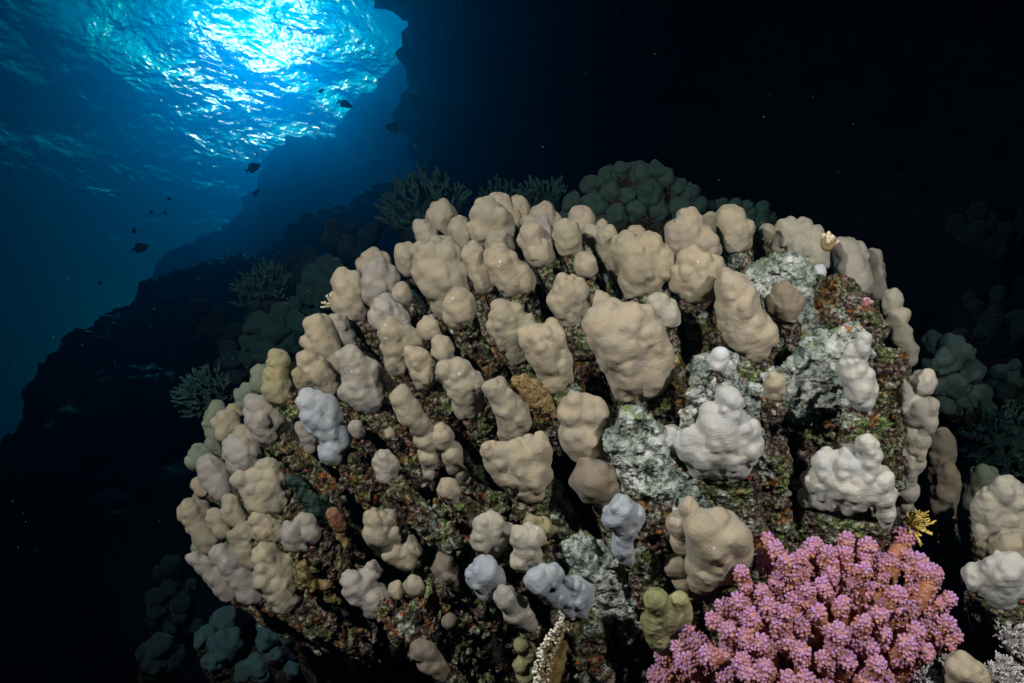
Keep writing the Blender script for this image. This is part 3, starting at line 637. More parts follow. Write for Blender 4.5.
 ('J', [(795, 320, 52), (840, 370, 54), (875, 410, 46)], 'grey', "peanut-shaped grey head at the lower end of the pale cluster", dict(dz=-.05)),
 ('I', [(895, 350, 30), (950, 365, 34), (985, 390, 28)], 'yell', "low yellowish lobes behind the kidney-shaped head", dict(dz=.01)),
 ('L', [(160, 240, 52), (222, 222, 48), (232, 300, 46), (335, 300, 58), (282, 345, 44), (338, 360, 42), (290, 252, 28), (275, 305, 44)], 'blue', "bluish-white double-lobed head above the beaded fire coral", dict(fill=1.5, dz=-.05)),
 ('M', [(432, 290, 48), (400, 330, 42), (488, 320, 44), (460, 380, 46), (430, 450, 42), (455, 490, 36)], 'blue', "solitary bluish-white head tapering downward, below centre", dict(dz=-.05)),
 ('M', [(720, 290, 44), (680, 360, 50), (690, 430, 46), (665, 530, 44), (700, 590, 48), (715, 650, 44)], 'warm', "slim stack of tan lobes pressed behind the smooth triangular head", dict(fill=1.5, dz=-.04)),
 ('M', [(780, 370, 75), (830, 420, 100), (900, 420, 78), (800, 520, 90), (870, 510, 86), (938, 478, 56), (782, 598, 50)], 'warm', "smooth triangular tan head with a pale torn hem, left of the pink coral", dict(dz=-.07, bump=.5)),
 # far left
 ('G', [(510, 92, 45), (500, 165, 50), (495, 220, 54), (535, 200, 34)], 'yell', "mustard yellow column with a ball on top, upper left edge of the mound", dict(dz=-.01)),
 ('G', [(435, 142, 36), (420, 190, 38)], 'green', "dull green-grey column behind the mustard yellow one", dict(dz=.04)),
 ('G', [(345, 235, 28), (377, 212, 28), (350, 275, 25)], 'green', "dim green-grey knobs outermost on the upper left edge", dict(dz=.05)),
 ('G', [(595, 145, 27), (615, 185, 30)], 'yell', "thin yellow lobe between the mustard column and the oblong tan one", dict(dz=.01)),
 ('G', [(420, 290, 52), (430, 350, 60), (450, 400, 46), (488, 345, 25)], 'mauve', "dusky mauve column with a smooth crown, below the mustard yellow one", {}),
 ('G', [(285, 350, 50), (280, 395, 38)], 'tan', "round tan head overlapping a dimmer one at the left edge", dict(dz=-.01)),
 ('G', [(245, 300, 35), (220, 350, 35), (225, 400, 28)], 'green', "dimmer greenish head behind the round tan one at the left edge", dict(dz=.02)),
 ('G', [(315, 305, 32)], 'yell', "little yellow-brown ball touching the dusky mauve column", dict(dz=.01)),
 ('G', [(350, 410, 42), (392, 432, 42)], 'tan', "tan head half covered by the ridged greyish one, left side", dict(dz=.01)),
 ('G', [(320, 460, 50), (340, 520, 54), (388, 480, 38), (380, 530, 38)], 'grey', "ridged greyish head like folded knuckles on the left side", {}),
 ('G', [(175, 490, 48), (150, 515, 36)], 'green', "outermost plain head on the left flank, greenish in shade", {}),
 ('G', [(220, 550, 50), (240, 600, 58), (272, 640, 48)], 'mauve', "egg-shaped mauve head just inside the left flank", dict(dz=-.01)),
 ('G', [(160, 615, 25), (177, 645, 22)], 'tan', "sliver of a column outside the egg-shaped mauve head", dict(dz=.01)),
 ('G', [(350, 600, 36), (400, 590, 44), (460, 545, 38), (450, 640, 60), (492, 600, 44), (480, 690, 48), (420, 690, 46), (510, 650, 34)], 'tan', "broad many-lobed tan head in the middle of the left flank", dict(dz=-.02)),
 ('G', [(600, 372, 22), (630, 420, 28), (640, 465, 20)], 'mauve', "thin shaded column hidden left of the pale blue-white one", dict(dz=.01)),
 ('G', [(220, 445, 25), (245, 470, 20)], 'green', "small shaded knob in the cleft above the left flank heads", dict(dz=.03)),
 ('H', [(305, 95, 32), (315, 142, 45)], 'tan', "short knobbed column wedged under the broad many-lobed head", dict(dz=-.01)),
 ('H', [(138, 130, 48), (110, 148, 28), (175, 115, 28), (168, 195, 42), (195, 250, 44), (215, 288, 30)], 'tan', "outermost long column on the left flank, blunt at the tip", {}),
 ('H', [(235, 160, 33), (260, 212, 35)], 'tan', "slim column second from the outermost long one on the left flank", dict(dz=-.005)),
 ('H', [(425, 170, 42), (448, 218, 48), (488, 220, 36)], 'warm', "tan lobed column joined beside the upturned greyish one", dict(dz=-.02)),
 ('H', [(555, 222, 42), (570, 260, 38), (620, 178, 36), (638, 228, 42)], 'mauve', "greyish column ending in an upturned thumb over yellow sponge", dict(fill=1.5, dz=-.025)),
 ('H', [(365, 220, 38), (330, 240, 36), (360, 290, 44), (400, 340, 38)], 'tan', "knobbly column running diagonally above the widest lower left one", dict(dz=-.01)),
 ('H', [(445, 315, 45), (480, 370, 50), (530, 350, 34), (450, 430, 48), (510, 460, 58), (558, 500, 40), (520, 530, 32), (550, 420, 34)], 'tan', "widest column of the lower left flank, studded with round lobes", dict(dz=-.02)),
 ('H', [(265, 320, 42), (310, 370, 48), (350, 425, 50), (382, 480, 48)], 'mauve', "long diagonal column left of the widest lower left one", {}),
 ('H', [(150, 335, 30), (190, 370, 35), (240, 410, 42), (265, 460, 40), (290, 490, 30)], 'mauve', "lowest diagonal column of the left flank, thin at the tip", {}),
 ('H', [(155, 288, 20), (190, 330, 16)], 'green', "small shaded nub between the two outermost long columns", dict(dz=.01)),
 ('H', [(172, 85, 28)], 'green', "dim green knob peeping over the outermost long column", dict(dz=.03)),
]
def build_mound():
    mound_core()
    for reg, circ, tint, label, opt in COLS:
        coral_column(reg, circ, tint, label, **opt)
    D = dead_rock
    D('dead_coral', [(775, 262, 13), (790, 272, 13), (768, 280, 12), (783, 288, 11), (758, 272, 11), (798, 262, 8), (800, 282, 9)], "grey-white dead coral patch near the right skyline", M_GREY, dz=-.035)
    D('dead_coral', [(820, 300, 20), (845, 295, 16), (858, 315, 18), (815, 330, 22), (845, 330, 20), (870, 330, 16)], "green and pink crusted dead coral below the tall cream column", M_ROCK, dz=0)
    D('dead_coral', [(778, 378, 13), (795, 366, 15), (812, 356, 16), (830, 346, 16), (848, 338, 14), (815, 378, 15), (838, 368, 17), (800, 385, 12), (862, 336, 9)], "jagged grey dead ledge with a pale head on its right side", M_GREY, dz=-.055, L=.03, amp=.005)
    D('dead_coral', [(800, 410, 24), (835, 415, 26), (865, 400, 22), (880, 430, 20), (845, 455, 28), (810, 445, 24), (880, 365, 16)], "thick dead column speckled red and orange under the grey ledge", M_ROCK, dz=.02, L=.16, amp=.007)
    D('dead_coral', [(704, 366, 13), (722, 374, 13), (710, 388, 16), (728, 358, 7)], "grey crusted dead stub carrying the white egg-shaped cap", M_GREY, dz=-.055, amp=.003)
    D('dead_coral', [(740, 395, 9), (752, 388, 7), (742, 405, 8)], "small bare grey knob behind the wide pale head", M_GREY, dz=0)
    D('dead_coral', [(632, 420, 14), (622, 445, 15), (640, 440, 14), (655, 428, 12), (650, 465, 16), (672, 470, 14), (640, 478, 13), (685, 418, 8)], "grey-green dead coral mass left of the wide pale head", M_GREY, dz=-.03, L=.12)
    D('dead_coral', [(770, 455, 16), (765, 480, 16), (740, 490, 16), (710, 492, 16), (690, 490, 14), (755, 510, 14)], "crusted dead coral skirt beneath the wide pale head", M_ROCK, dz=0, L=.12)
    D('dead_coral', [(582, 548, 15), (600, 560, 18), (580, 570, 14), (615, 580, 15), (640, 560, 14), (655, 575, 14), (598, 585, 12), (632, 590, 14)], "turf-covered grey dead coral round the solitary tapering head", M_GREY, dz=.0, L=.08)
    D('dead_coral', [(660, 520, 14), (665, 545, 12), (655, 500, 12), (640, 510, 10)], "mossy dead knob between the solitary head and the tan lobe stack", M_ROCK, dz=0, L=.08)
    D('dead_coral', [(800, 505, 20), (830, 515, 24), (860, 520, 20), (780, 530, 16), (810, 535, 20)], "reddish crusted rock between the white horned head and the pink coral", M_ROCK, dz=-.015, L=.12)
    D('dead_coral', [(620, 625, 16), (640, 650, 20), (600, 665, 20), (575, 640, 16), (560, 620, 14), (650, 680, 20), (610, 690, 20)], "brown mottled rock at the bottom between fire coral and olive plate", M_ROCK, dz=.02, L=.1)
    D('dead_coral', [(415, 615, 16), (400, 625, 14), (432, 590, 13), (425, 640, 15), (450, 655, 14), (388, 610, 12)], "lime green and pink crust under the two little balls", M_ROCK, dz=.0, L=.08)
    D('dead_coral', [(500, 505, 12), (480, 512, 12), (520, 512, 12), (460, 500, 12), (440, 512, 10), (545, 515, 12), (430, 520, 10), (415, 505, 12), (400, 490, 12)], "mauve and white crusted ledge above the black hollow", M_ROCK, dz=.02, L=.06)
    D('dead_coral', [(309, 553, 11), (324, 558, 10), (304, 574, 9), (334, 546, 7)], "yellow knobbly sponge crust right of the widest lower left column", M_SPONGE, dz=.01, L=.04, cat='sponge')
    D('dead_coral', [(294, 484, 7), (303, 492, 8), (309, 502, 6)], "dark green velvety lump in the cleft on the left", M_TEALROCK, dz=.01, L=.04, cat='sponge')
    for x, y in [(330, 505), (360, 500), (380, 470), (340, 600), (320, 620), (300, 610), (360, 640), (480, 640), (395, 560), (475, 470), (440, 330), (370, 570), (510, 640), (350, 660), (310, 650), (475, 575)]:
        pass
M_SPONGE = mat_plain("yellow_sponge", [(0.35, (0.03, 0.02, 0.01)), (0.5, (0.14, 0.105, 0.035)), (0.7, (0.28, 0.24, 0.11))], 120, 0.004, 160)
M_TEALROCK = mat_plain("green_velvet", [(0.35, (0.004, 0.012, 0.009)), (0.55, (0.012, 0.034, 0.024)), (0.7, (0.05, 0.09, 0.06))], 120, 0.004, 160)
build_mound()

# ------------------------------------------------------------------ branching, beaded and soft corals, fish
def unit(v): return v / np.linalg.norm(v)
M_PINK = mat_plain("pink_coral_skin", [(0.3, (0.22, 0.06, 0.03)), (0.55, (0.42, 0.18, 0.08)), (0.75, (0.56, 0.32, 0.18))], 150, 0.001, 400, 0.55, tip=(0.43, 0.235, 0.47))
M_TEAL = mat_plain("teal_dimmed_branching_coral", [(0.35, (0.004, 0.013, 0.012)), (0.7, (0.010, 0.032, 0.028))], 90, 0.002, 300, 0.9, tip=(0.026, 0.075, 0.065))  # weak light and teal water cast of distance put into the colour
M_CREAMTIP = mat_plain("cream_branching_coral", [(0.35, (0.30, 0.20, 0.08)), (0.7, (0.46, 0.34, 0.16))], 90, 0.002, 300, 0.7, tip=(0.72, 0.64, 0.46))
M_FIRE = mat_plain("fire_coral", [(0.35, (0.13, 0.085, 0.02)), (0.7, (0.34, 0.25, 0.09))], 110, 0.003, 200, 0.7, tip=(0.8, 0.78, 0.68))
M_SOFT = mat_plain("pale_soft_coral", [(0.35, (0.14, 0.12, 0.12)), (0.7, (0.30, 0.27, 0.27))], 80, 0.002, 300, 0.8, tip=(0.55, 0.53, 0.53))
M_OLIVE = mat_plain("olive_plate", [(0.35, (0.12, 0.13, 0.05)), (0.6, (0.30, 0.29, 0.15)), (0.75, (0.38, 0.37, 0.24))], 60, 0.003, 140)
M_BALL = mat_plain("brown_sponge", [(0.35, (0.13, 0.055, 0.03)), (0.7, (0.30, 0.15, 0.09))], 200, 0.003, 260)
M_YELLOW = mat_plain('yellow_twigs', [(0.35, (0.16, 0.09, 0.015)), (0.7, (0.34, 0.21, 0.04))], 90, 0.002, 300, 0.8, tip=(0.6, 0.45, 0.12))
M_RED = mat_plain("red_scales", [(0.35, (0.30, 0.012, 0.02)), (0.7, (0.45, 0.03, 0.04))], 100, 0.001, 300, 0.4)
M_FISH = mat_plain("dark_scales_blue_cast", [(0.35, (0.006, 0.02, 0.03)), (0.7, (0.015, 0.05, 0.065))], 40, 0.001, 300, 0.4)  # blue cast and dimming of the water put into the base colour
M_FISH2 = mat_plain("silver_scales_teal_cast", [(0.35, (0.015, 0.06, 0.075)), (0.7, (0.06, 0.19, 0.21))], 40, 0.001, 300, 0.35)  # silver scales with the water's teal cast painted in
M_CRUSTPINK = mat_plain('pink_crust', [(0.35, (0.20, 0.08, 0.08)), (0.7, (0.34, 0.15, 0.15))], 90, 0.002, 300, 0.7, tip=(0.55, 0.36, 0.38))
M_EYE = mat_plain("fish_eye", [(0.3, (0.01, 0.01, 0.01)), (0.7, (0.02, 0.02, 0.02))], 40, 0.0005, 300, 0.2)

def pink_coral():
    rnd = random.Random(5)
    D0 = 0.66; root = cf(825, 735, D0 + 0.10); base = wd(root)
    t = thing('pink_branching_coral', "large pink and purple branching coral with orange-brown stems, filling the lower right corner", 'coral', base)
    poly = [(652, 652), (668, 640), (690, 612), (735, 596), (742, 562), (768, 534), (800, 545), (830, 540), (868, 532), (903, 520), (925, 545), (948, 575), (962, 612), (955, 640), (925, 665), (915, 700), (640, 705), (655, 675)]
    def inside(x, y):
        c = False; j = len(poly) - 1
        for i in range(len(poly)):
            xi, yi = poly[i]; xj, yj = poly[j]
            if (yi > y) != (yj > y) and x < (xj - xi) * (y - yi) / (yj - yi) + xi: c = not c
            j = i
        return c
    tips = [(767, 537, 7), (905, 535, 13), (868, 545, 11), (828, 552, 10), (800, 556, 9), (741, 572, 9), (685, 628, 11), (662, 655, 11), (950, 598, 9), (948, 622, 10), (918, 560, 12), (785, 560, 8), (712, 618, 8), (737, 600, 10)]
    n = 0
    while len(tips) < 92 and n < 9000:
        n += 1; x = rnd.uniform(650, 965); y = rnd.uniform(530, 705); r = rnd.uniform(8.5, 13)
        if inside(x, y) and all((x - a) ** 2 + (y - b) ** 2 > (0.72 * (r + c)) ** 2 for a, b, c in tips): tips.append((x, y, r))
    st = Soup(); st.ball(root + np.array([0, -0.02, 0.02]), 0.05, 0.0, ICO2); obj('stem', st.mesh('stem', M_PINK, (0, 0, 0)), t)
    me = t.children[0].data; co = np.zeros(len(me.vertices) * 3, np.float32); me.vertices.foreach_get('co', co); co = wd(co.reshape(-1, 3)) - base; me.vertices.foreach_set('co', co.astype(np.float32).ravel()); me.flip_normals()
    for x, y, r in tips:
        e = ((x - 815) / 175) ** 2 + ((y - 700) / 190) ** 2
        d = D0 + 0.075 - 0.115 * math.sqrt(max(0, 1 - min(e, 1))) + rnd.uniform(-0.018, 0.022)
        tip = cf(x, y, d); R = r / F * d; ax = unit(tip - root + np.array([rnd.gauss(0, .02) for _ in range(3)]))
        L = np.linalg.norm(tip - root); s = Soup()
        mid = root + (tip - root) * 0.5 + np.array([rnd.gauss(0, .008) for _ in range(3)])
        s.tube([root + (tip - root) * .12, mid, tip - ax * R * 2.2, tip - ax * R * .8, tip], [R * .55, R * .6, R * .7, R * .78, R * .55], 0, 0.05, 9)
        # side lobes make the club uneven
        lobes = [(tip - ax * R * .2, R * .78)]
        for _ in range(rnd.choice([3, 4, 5, 6])):
            u = unit(np.array([rnd.gauss(0, 1) for _ in range(3)])); u = unit(u - ax * (u @ ax))
            lobes.append((tip - ax * R * rnd.uniform(0.2, 2.6) + u * R * .62, R * rnd.uniform(.34, .55)))
        kr = 0.00150
        for c, lr in lobes:
            s.ball(c, lr * .93, 0.25, ICO2)
            m = int(4.6 * (lr / kr) ** 2 * 0.55); ga = math.pi * (3 - 5 ** .5); ph = rnd.uniform(0, 6)
            T = np.eye(3)
            for k in range(m):
                z = 1 - 2 * (k + .5) / m; q = math.sqrt(1 - z * z); u = np.array([q * math.cos(k * ga + ph), q * math.sin(k * ga + ph), z])
                u = unit(u + np.array([rnd.gauss(0, .12) for _ in range(3)]))
                p = c + u * lr * .97
                if u[2] > 0.55: continue
                if any(np.linalg.norm(p - c2) < l2 * .9 for c2, l2 in lobes if c2 is not c): continue
                out = (u @ ax) * .5 + .5
                s.ball(p, kr * rnd.uniform(.75, 1.2), min(1, max(0.0, -.12 + 1.08 * out + rnd.uniform(-.3, .2))), ICO1, 1.35, u)
        for _ in range(120):                             # sparse wartlets down the neck
            u = unit(np.array([rnd.gauss(0, 1) for _ in range(3)])); u = unit(u - ax * (u @ ax)); k = rnd.uniform(.45, .92); k = max(k, 1 - rnd.uniform(.3, 6) * R / L)
            s.ball(tip - ax * (1 - k) * L + u * R * .66, kr * rnd.uniform(.7, 1.1), rnd.uniform(.1, .8), ICO1, 1.3, u)
        v = np.concatenate(s.v); f = np.concatenate(s.f); a = np.concatenate(s.a)
        obj('branch', make_mesh('branch', wd(v) - base, f[:, ::-1], M_PINK, True, {'tip': a}), t)

def thicket(name, label, px, py, r, depth, mat_, n=50, up=(-.2, .9, -.45), spread=1.0, thick=1.6, twig=3, tipk=0.9, seed=1, squash=1.0, cat='coral', group=None, lenj=.25, part='branch', bushy=False):
    """a bush of finger-like branches growing from one foot"""
    rnd = random.Random(seed); c = cf(px, py, depth); R = r / F * depth; up = unit(np.array(up, float)); foot = c - up * R * .75; base = wd(foot)
    t = thing(name, label, cat, base, group); th = thick / F * depth
    side = unit(np.cross(up, [0, 0, 1.0])); fw = np.cross(up, side)
    if bushy:
        s = Soup(); v = ICO2[0] * R * .78 * np.array([1, 1, 1]); v = v * (1 + .15 * vnoise(v * 40, seed))[:, None] + c - up * R * .15; s.add(v, ICO2[1], .0)
        vv = np.concatenate(s.v); obj('base', make_mesh('base', wd(vv) - base, ICO2[1][:, ::-1], mat_, True, {'tip': np.zeros(len(vv))}), t)
    for k in range(n):
        z = 1 - (k + .5) / n * spread; q = math.sqrt(max(0, 1 - z * z)); a = k * 2.399963
        d = unit(up * z + side * q * math.cos(a) + fw * q * math.sin(a) + np.array([rnd.gauss(0, .14) for _ in range(3)]))
        s = Soup(); thk = th * rnd.uniform(.8, 1.2)
        if bushy: st = c - up * R * .15 + d * R * .65; d = unit(d * .8 + up * .45); L = R * rnd.uniform(.35, .62)
        else: st = foot; L = R * 1.55 * (1 + rnd.uniform(-lenj, lenj * .5))
        bend = np.array([rnd.gauss(0, .13) for _ in range(3)]) * L + up * L * .12; b2 = np.array([rnd.gauss(0, .06) for _ in range(3)]) * L
        p = [st, st + d * L * .33 + bend * .2 + b2, st + d * L * .6 + bend * .5 - b2 * .5, st + d * L * .82 + bend * .85, st + d * L + bend * 1.2 + b2 * .5]
        s.tube(p, [thk * 1.35, thk * 1.2, thk * 1.1, thk, thk * .7], 0, tipk, 6)
        for w in range(twig):
            f0 = rnd.uniform(.35, .9); b0 = st + (p[4] - st) * f0; dd = unit(d * .8 + .8 * unit(np.array([rnd.gauss(0, 1) for _ in range(3)])) + up * .3); ll = L * rnd.uniform(.16, .30) * (1.3 if bushy else 1)
            s.tube([b0, b0 + dd * ll * .5, b0 + dd * ll + up * ll * .15], [thk * .9, thk * .85, thk * .6], tipk * f0, tipk, 5)
        v = np.concatenate(s.v); f = np.concatenate(s.f); aa = np.concatenate(s.a)
        obj(part, make_mesh(part, wd(v) - base, f[:, ::-1], mat_, True, {'tip': aa}), t)
    return t

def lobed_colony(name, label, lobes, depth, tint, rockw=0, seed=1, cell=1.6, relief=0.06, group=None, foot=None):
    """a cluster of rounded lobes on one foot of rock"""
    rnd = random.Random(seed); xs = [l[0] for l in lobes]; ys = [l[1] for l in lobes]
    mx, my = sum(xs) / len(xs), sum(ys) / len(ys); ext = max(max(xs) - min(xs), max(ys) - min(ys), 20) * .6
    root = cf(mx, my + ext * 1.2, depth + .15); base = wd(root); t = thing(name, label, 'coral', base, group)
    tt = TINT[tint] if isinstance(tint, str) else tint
    CC = []
    for x, y, r in lobes:
        e = min(1, ((x - mx) ** 2 + (y - my) ** 2) / ext ** 2); d = depth - relief * math.sqrt(1 - e) + relief + rnd.uniform(-.008, .008)
        c = cf(x, y, d); R = r / F * d; ax = unit(c - root); CC.append((c, R)); h = cell * d / F
        sub = [(c + unit(np.array([rnd.gauss(0, 1) for _ in range(3)]) - np.array([0, 0, .5])) * R * .76, R * rnd.uniform(.26, .44)) for _ in range(18)]
        def f(G, c=c, R=R, ax=ax, sub=sub):
            r_ = capsule(G, c + ax * R * .05, c - ax * R * 1.5, R * .88, R * .7)
            for c2, r2 in sub: r_ = smin(r_, np.sqrt(((G - c2) ** 2).sum(-1)) - r2, .10 * R)
            return r_ + .003 * vnoise(G * 45, 3) + .0015 * vnoise(G * 120, 4)
        lo = np.minimum(c - R * 1.25, c - ax * R * 1.5 - R) - h; hi = np.maximum(c + R * 1.25, c - ax * R * 1.5 + R) + h
        v, q = surface_nets(f, lo, hi, h)
        j = rnd.uniform(.85, 1.12)
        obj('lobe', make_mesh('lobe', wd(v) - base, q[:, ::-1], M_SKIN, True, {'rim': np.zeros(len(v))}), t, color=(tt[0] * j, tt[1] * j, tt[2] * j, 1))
    C = np.array([c for c, _ in CC]); R = np.array([r for _, r in CC]); h = 3.0 * depth / F
    def g(G):
        r_ = None
        for c, rr in CC:
            s = capsule(G, c - unit(c - root) * rr * 1.1, root, rr * .8, rr * 1.1); r_ = s if r_ is None else smin(r_, s, .02)
        return r_
    lo = np.minimum((C - R[:, None]).min(0), root - R.max() * 1.5) - .02; hi = np.maximum((C + R[:, None]).max(0), root + R.max() * 1.5) + .02
    v, q = surface_nets(g, lo, hi, h, lambda G: g(G) + .008 * fbm(G * 45, 2, seed, .7), .03); v = fine(v, q, .002, 150, seed)
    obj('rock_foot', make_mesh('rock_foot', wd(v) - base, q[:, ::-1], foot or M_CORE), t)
    return t
def zr(o, s, L): return [(o[0] + x / s, o[1] + y / s, r / s) for x, y, r in L]

def fish(label, px, py, length, depth, angle, mat_, deep=.46, name='reef_fish', turn=0.0, group='small fish over the reef'):
    """angle: heading in the photographer's frame, degrees from right, counter-clockwise"""
    c = cf(px, py, depth); L = length / F * depth; base = wd(c)
    a = math.radians(angle); X = np.array([math.cos(a) * math.cos(turn), math.sin(a) * math.cos(turn), math.sin(turn)]); Z = unit(np.array([-math.sin(a), math.cos(a), 0])); 
    if Z[1] < 0: Z = -Z
    Y = np.cross(X, Z)
    M = np.stack([X, Y, Z]) 
    def fin(lst, n): 
        v = []; 
        for s in (-1, 1): v += [(x, s * .008, z) for x, z in lst]
        m = len(lst); f = [(0, i, i + 1) for i in range(1, m - 1)] + [(m, m + i + 1, m + i) for i in range(1, m - 1)]
        for i in range(m): j = (i + 1) % m; f += [(i, m + i, j), (j, m + i, m + j)]
        return np.array(v) * L, np.array(f)
    t = thing(name, label, 'fish', base, group)
    prof = [(.50, .004), (.46, .06), (.38, .12), (.25, .19), (.10, .23), (-.05, .22), (-.18, .16), (-.28, .085), (-.34, .055), (-.36, .05)]
    v = []; f = []; seg = 14
    for x, hh in prof:
        for k in range(seg):
            th = 2 * math.pi * k / seg; v.append((x, math.cos(th) * hh * .42, math.sin(th) * hh * deep / .46))
    for i in range(len(prof) - 1):
        for k in range(seg): a1 = i * seg + k; b1 = i * seg + (k + 1) % seg; f += [(a1, b1, b1 + seg), (a1, b1 + seg, a1 + seg)]
    n0 = (len(prof) - 1) * seg; f += [(n0, n0 + k, n0 + k + 1) for k in range(1, seg - 1)]
    def put(nm, v, f, m):
        v = np.asarray(v, float); f = np.asarray(f)
        me = make_mesh(nm, wd(v @ M), f, m, True); return obj(nm, me, t)
    put('body', np.array(v) * L, f, mat_)
    put('tail_fin', *fin([(-.34, .05), (-.50, .19), (-.46, .07), (-.43, 0), (-.46, -.07), (-.50, -.19), (-.34, -.05)], 1), mat_)
    k = deep / .46
    put('dorsal_fin', *fin([(.22, .17 * k), (.12, .28 * k), (-.10, .30 * k), (-.26, .20 * k), (-.24, .08 * k), (0, .15 * k)], 1), mat_)
    put('anal_fin', *fin([(.02, -.20 * k), (-.12, -.29 * k), (-.26, -.20 * k), (-.24, -.08 * k)], 1), mat_)
    for s in (-1, 1):
        put('eye', ICO1[0] * L * .028 + np.array([.36 * L, s * .045 * L, .035 * L]), ICO1[1], M_EYE)
    return t

def build_life():
    pink_coral()
    # corals behind the mound: dimming and teal of distance are painted into their colours
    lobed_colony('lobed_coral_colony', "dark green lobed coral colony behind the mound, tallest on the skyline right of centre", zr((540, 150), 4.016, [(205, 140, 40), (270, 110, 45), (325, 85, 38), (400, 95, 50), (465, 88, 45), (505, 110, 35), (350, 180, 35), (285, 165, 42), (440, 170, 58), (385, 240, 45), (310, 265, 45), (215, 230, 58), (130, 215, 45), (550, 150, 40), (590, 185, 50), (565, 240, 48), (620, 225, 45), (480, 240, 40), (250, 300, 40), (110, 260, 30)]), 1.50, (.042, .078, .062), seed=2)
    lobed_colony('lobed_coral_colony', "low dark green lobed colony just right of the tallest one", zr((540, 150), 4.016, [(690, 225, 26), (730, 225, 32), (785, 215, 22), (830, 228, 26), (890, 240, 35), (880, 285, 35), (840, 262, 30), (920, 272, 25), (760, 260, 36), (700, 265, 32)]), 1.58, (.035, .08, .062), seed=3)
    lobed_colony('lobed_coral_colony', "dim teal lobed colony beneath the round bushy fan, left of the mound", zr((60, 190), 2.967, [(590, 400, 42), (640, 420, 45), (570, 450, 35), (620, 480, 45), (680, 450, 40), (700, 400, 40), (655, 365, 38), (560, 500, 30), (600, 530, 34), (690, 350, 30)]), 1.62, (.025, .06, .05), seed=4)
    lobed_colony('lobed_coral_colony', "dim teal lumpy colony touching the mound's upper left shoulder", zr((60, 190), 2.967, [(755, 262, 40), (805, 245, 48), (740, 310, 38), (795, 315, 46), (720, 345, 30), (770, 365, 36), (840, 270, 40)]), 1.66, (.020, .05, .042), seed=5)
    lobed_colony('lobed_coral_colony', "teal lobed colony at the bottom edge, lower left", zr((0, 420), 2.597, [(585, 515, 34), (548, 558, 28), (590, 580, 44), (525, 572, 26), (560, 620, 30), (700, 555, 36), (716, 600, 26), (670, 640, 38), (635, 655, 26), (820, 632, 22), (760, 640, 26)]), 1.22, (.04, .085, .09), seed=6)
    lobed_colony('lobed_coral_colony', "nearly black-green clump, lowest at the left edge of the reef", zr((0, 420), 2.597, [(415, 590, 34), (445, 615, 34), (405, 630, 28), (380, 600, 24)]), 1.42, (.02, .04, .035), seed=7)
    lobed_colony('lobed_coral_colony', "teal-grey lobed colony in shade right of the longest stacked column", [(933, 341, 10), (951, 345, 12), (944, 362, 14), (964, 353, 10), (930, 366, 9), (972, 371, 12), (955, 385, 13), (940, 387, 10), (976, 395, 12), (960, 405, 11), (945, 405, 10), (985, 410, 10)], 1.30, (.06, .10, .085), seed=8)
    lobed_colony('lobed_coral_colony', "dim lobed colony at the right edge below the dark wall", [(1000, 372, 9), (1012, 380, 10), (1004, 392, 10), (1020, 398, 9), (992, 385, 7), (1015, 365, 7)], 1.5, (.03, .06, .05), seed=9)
    for lab, x, y, sx, sy, n, dep, sd in [
        ("faint dim coral lumps on the ridge left of the wide branching coral", 352, 238, 30, 18, 16, 2.0, 61), ("faint dim coral lumps below the hazy far reef", 306, 262, 22, 18, 12, 2.1, 62),
        ("barely lit coral lumps left of the round bushy fan", 222, 322, 26, 20, 14, 2.1, 63), ("barely lit coral lumps above the starburst branching coral", 232, 362, 14, 14, 9, 1.8, 64),
        ("barely lit rubble-like corals left of the bottom teal colony", 168, 590, 26, 30, 16, 1.7, 65), ("faint dark coral lumps high on the right wall", 985, 232, 34, 24, 16, 2.6, 66),
        ("faint dark coral lumps on the right wall at the height of the mound's rim", 995, 318, 30, 24, 16, 2.2, 67), ("dim corals between the two lobed colonies on the right", 975, 425, 22, 16, 10, 1.6, 68),
        ("dim coral lumps between the bottom teal colony and the mound", 300, 640, 24, 16, 10, 1.2, 69)]:
        rr = random.Random(sd); lobed_colony('dim_tinted_coral', lab, [(x + rr.gauss(0, .55) * sx, y + rr.gauss(0, .55) * sy, rr.uniform(5, 10)) for _ in range(n)], dep, (.020, .046, .044), seed=sd, cell=2.2, foot=M_WALL)
    up = (-.25, .9, -.3)
    thicket('branching_coral', "wide dark green branching coral on the ridge above the mound's left shoulder", 428, 218, 42, 1.75, M_TEAL, 95, up, 1.0, 1.5, 5, .9, 21, bushy=True)
    thicket('branching_coral', "small dark green branching tuft behind the skyline at the top middle", 542, 205, 26, 1.7, M_TEAL, 60, up, .9, 1.3, 4, .8, 22, bushy=True)
    thicket('branching_coral', "dim branching tuft between the wide branching coral and the skyline heads", 498, 210, 24, 1.75, M_TEAL, 50, up, .9, 1.2, 4, .5, 25, bushy=True)
    thicket('branching_coral', "round bushy fan of fine branches left of the mound", 266, 294, 27, 1.66, M_TEAL, 90, (-.2, .8, -.55), 1.0, 1.0, 5, .9, 23, bushy=True)
    thicket('branching_coral', "starburst branching coral with pale tips just outside the mound's left edge", 208, 396, 26, 1.30, M_TEAL, 99, (-.35, .6, -.7), 1.1, .95, 3, 1.6, 24, bushy=True)
    thicket('branching_coral', "dark bluish branching coral at the right edge above the pale column", 1003, 446, 38, 1.25, M_TEAL, 98, (.0, .5, -.85), 1.05, .9, 6, .6, 26, bushy=True)
    thicket('cream_branching_coral', "small cream-tipped branching coral wedged between columns, left of centre", 369, 342, 13, .95, M_CREAMTIP, 26, (-.4, .7, -.6), 1.0, 1.7, 2, .9, 27, bushy=True)
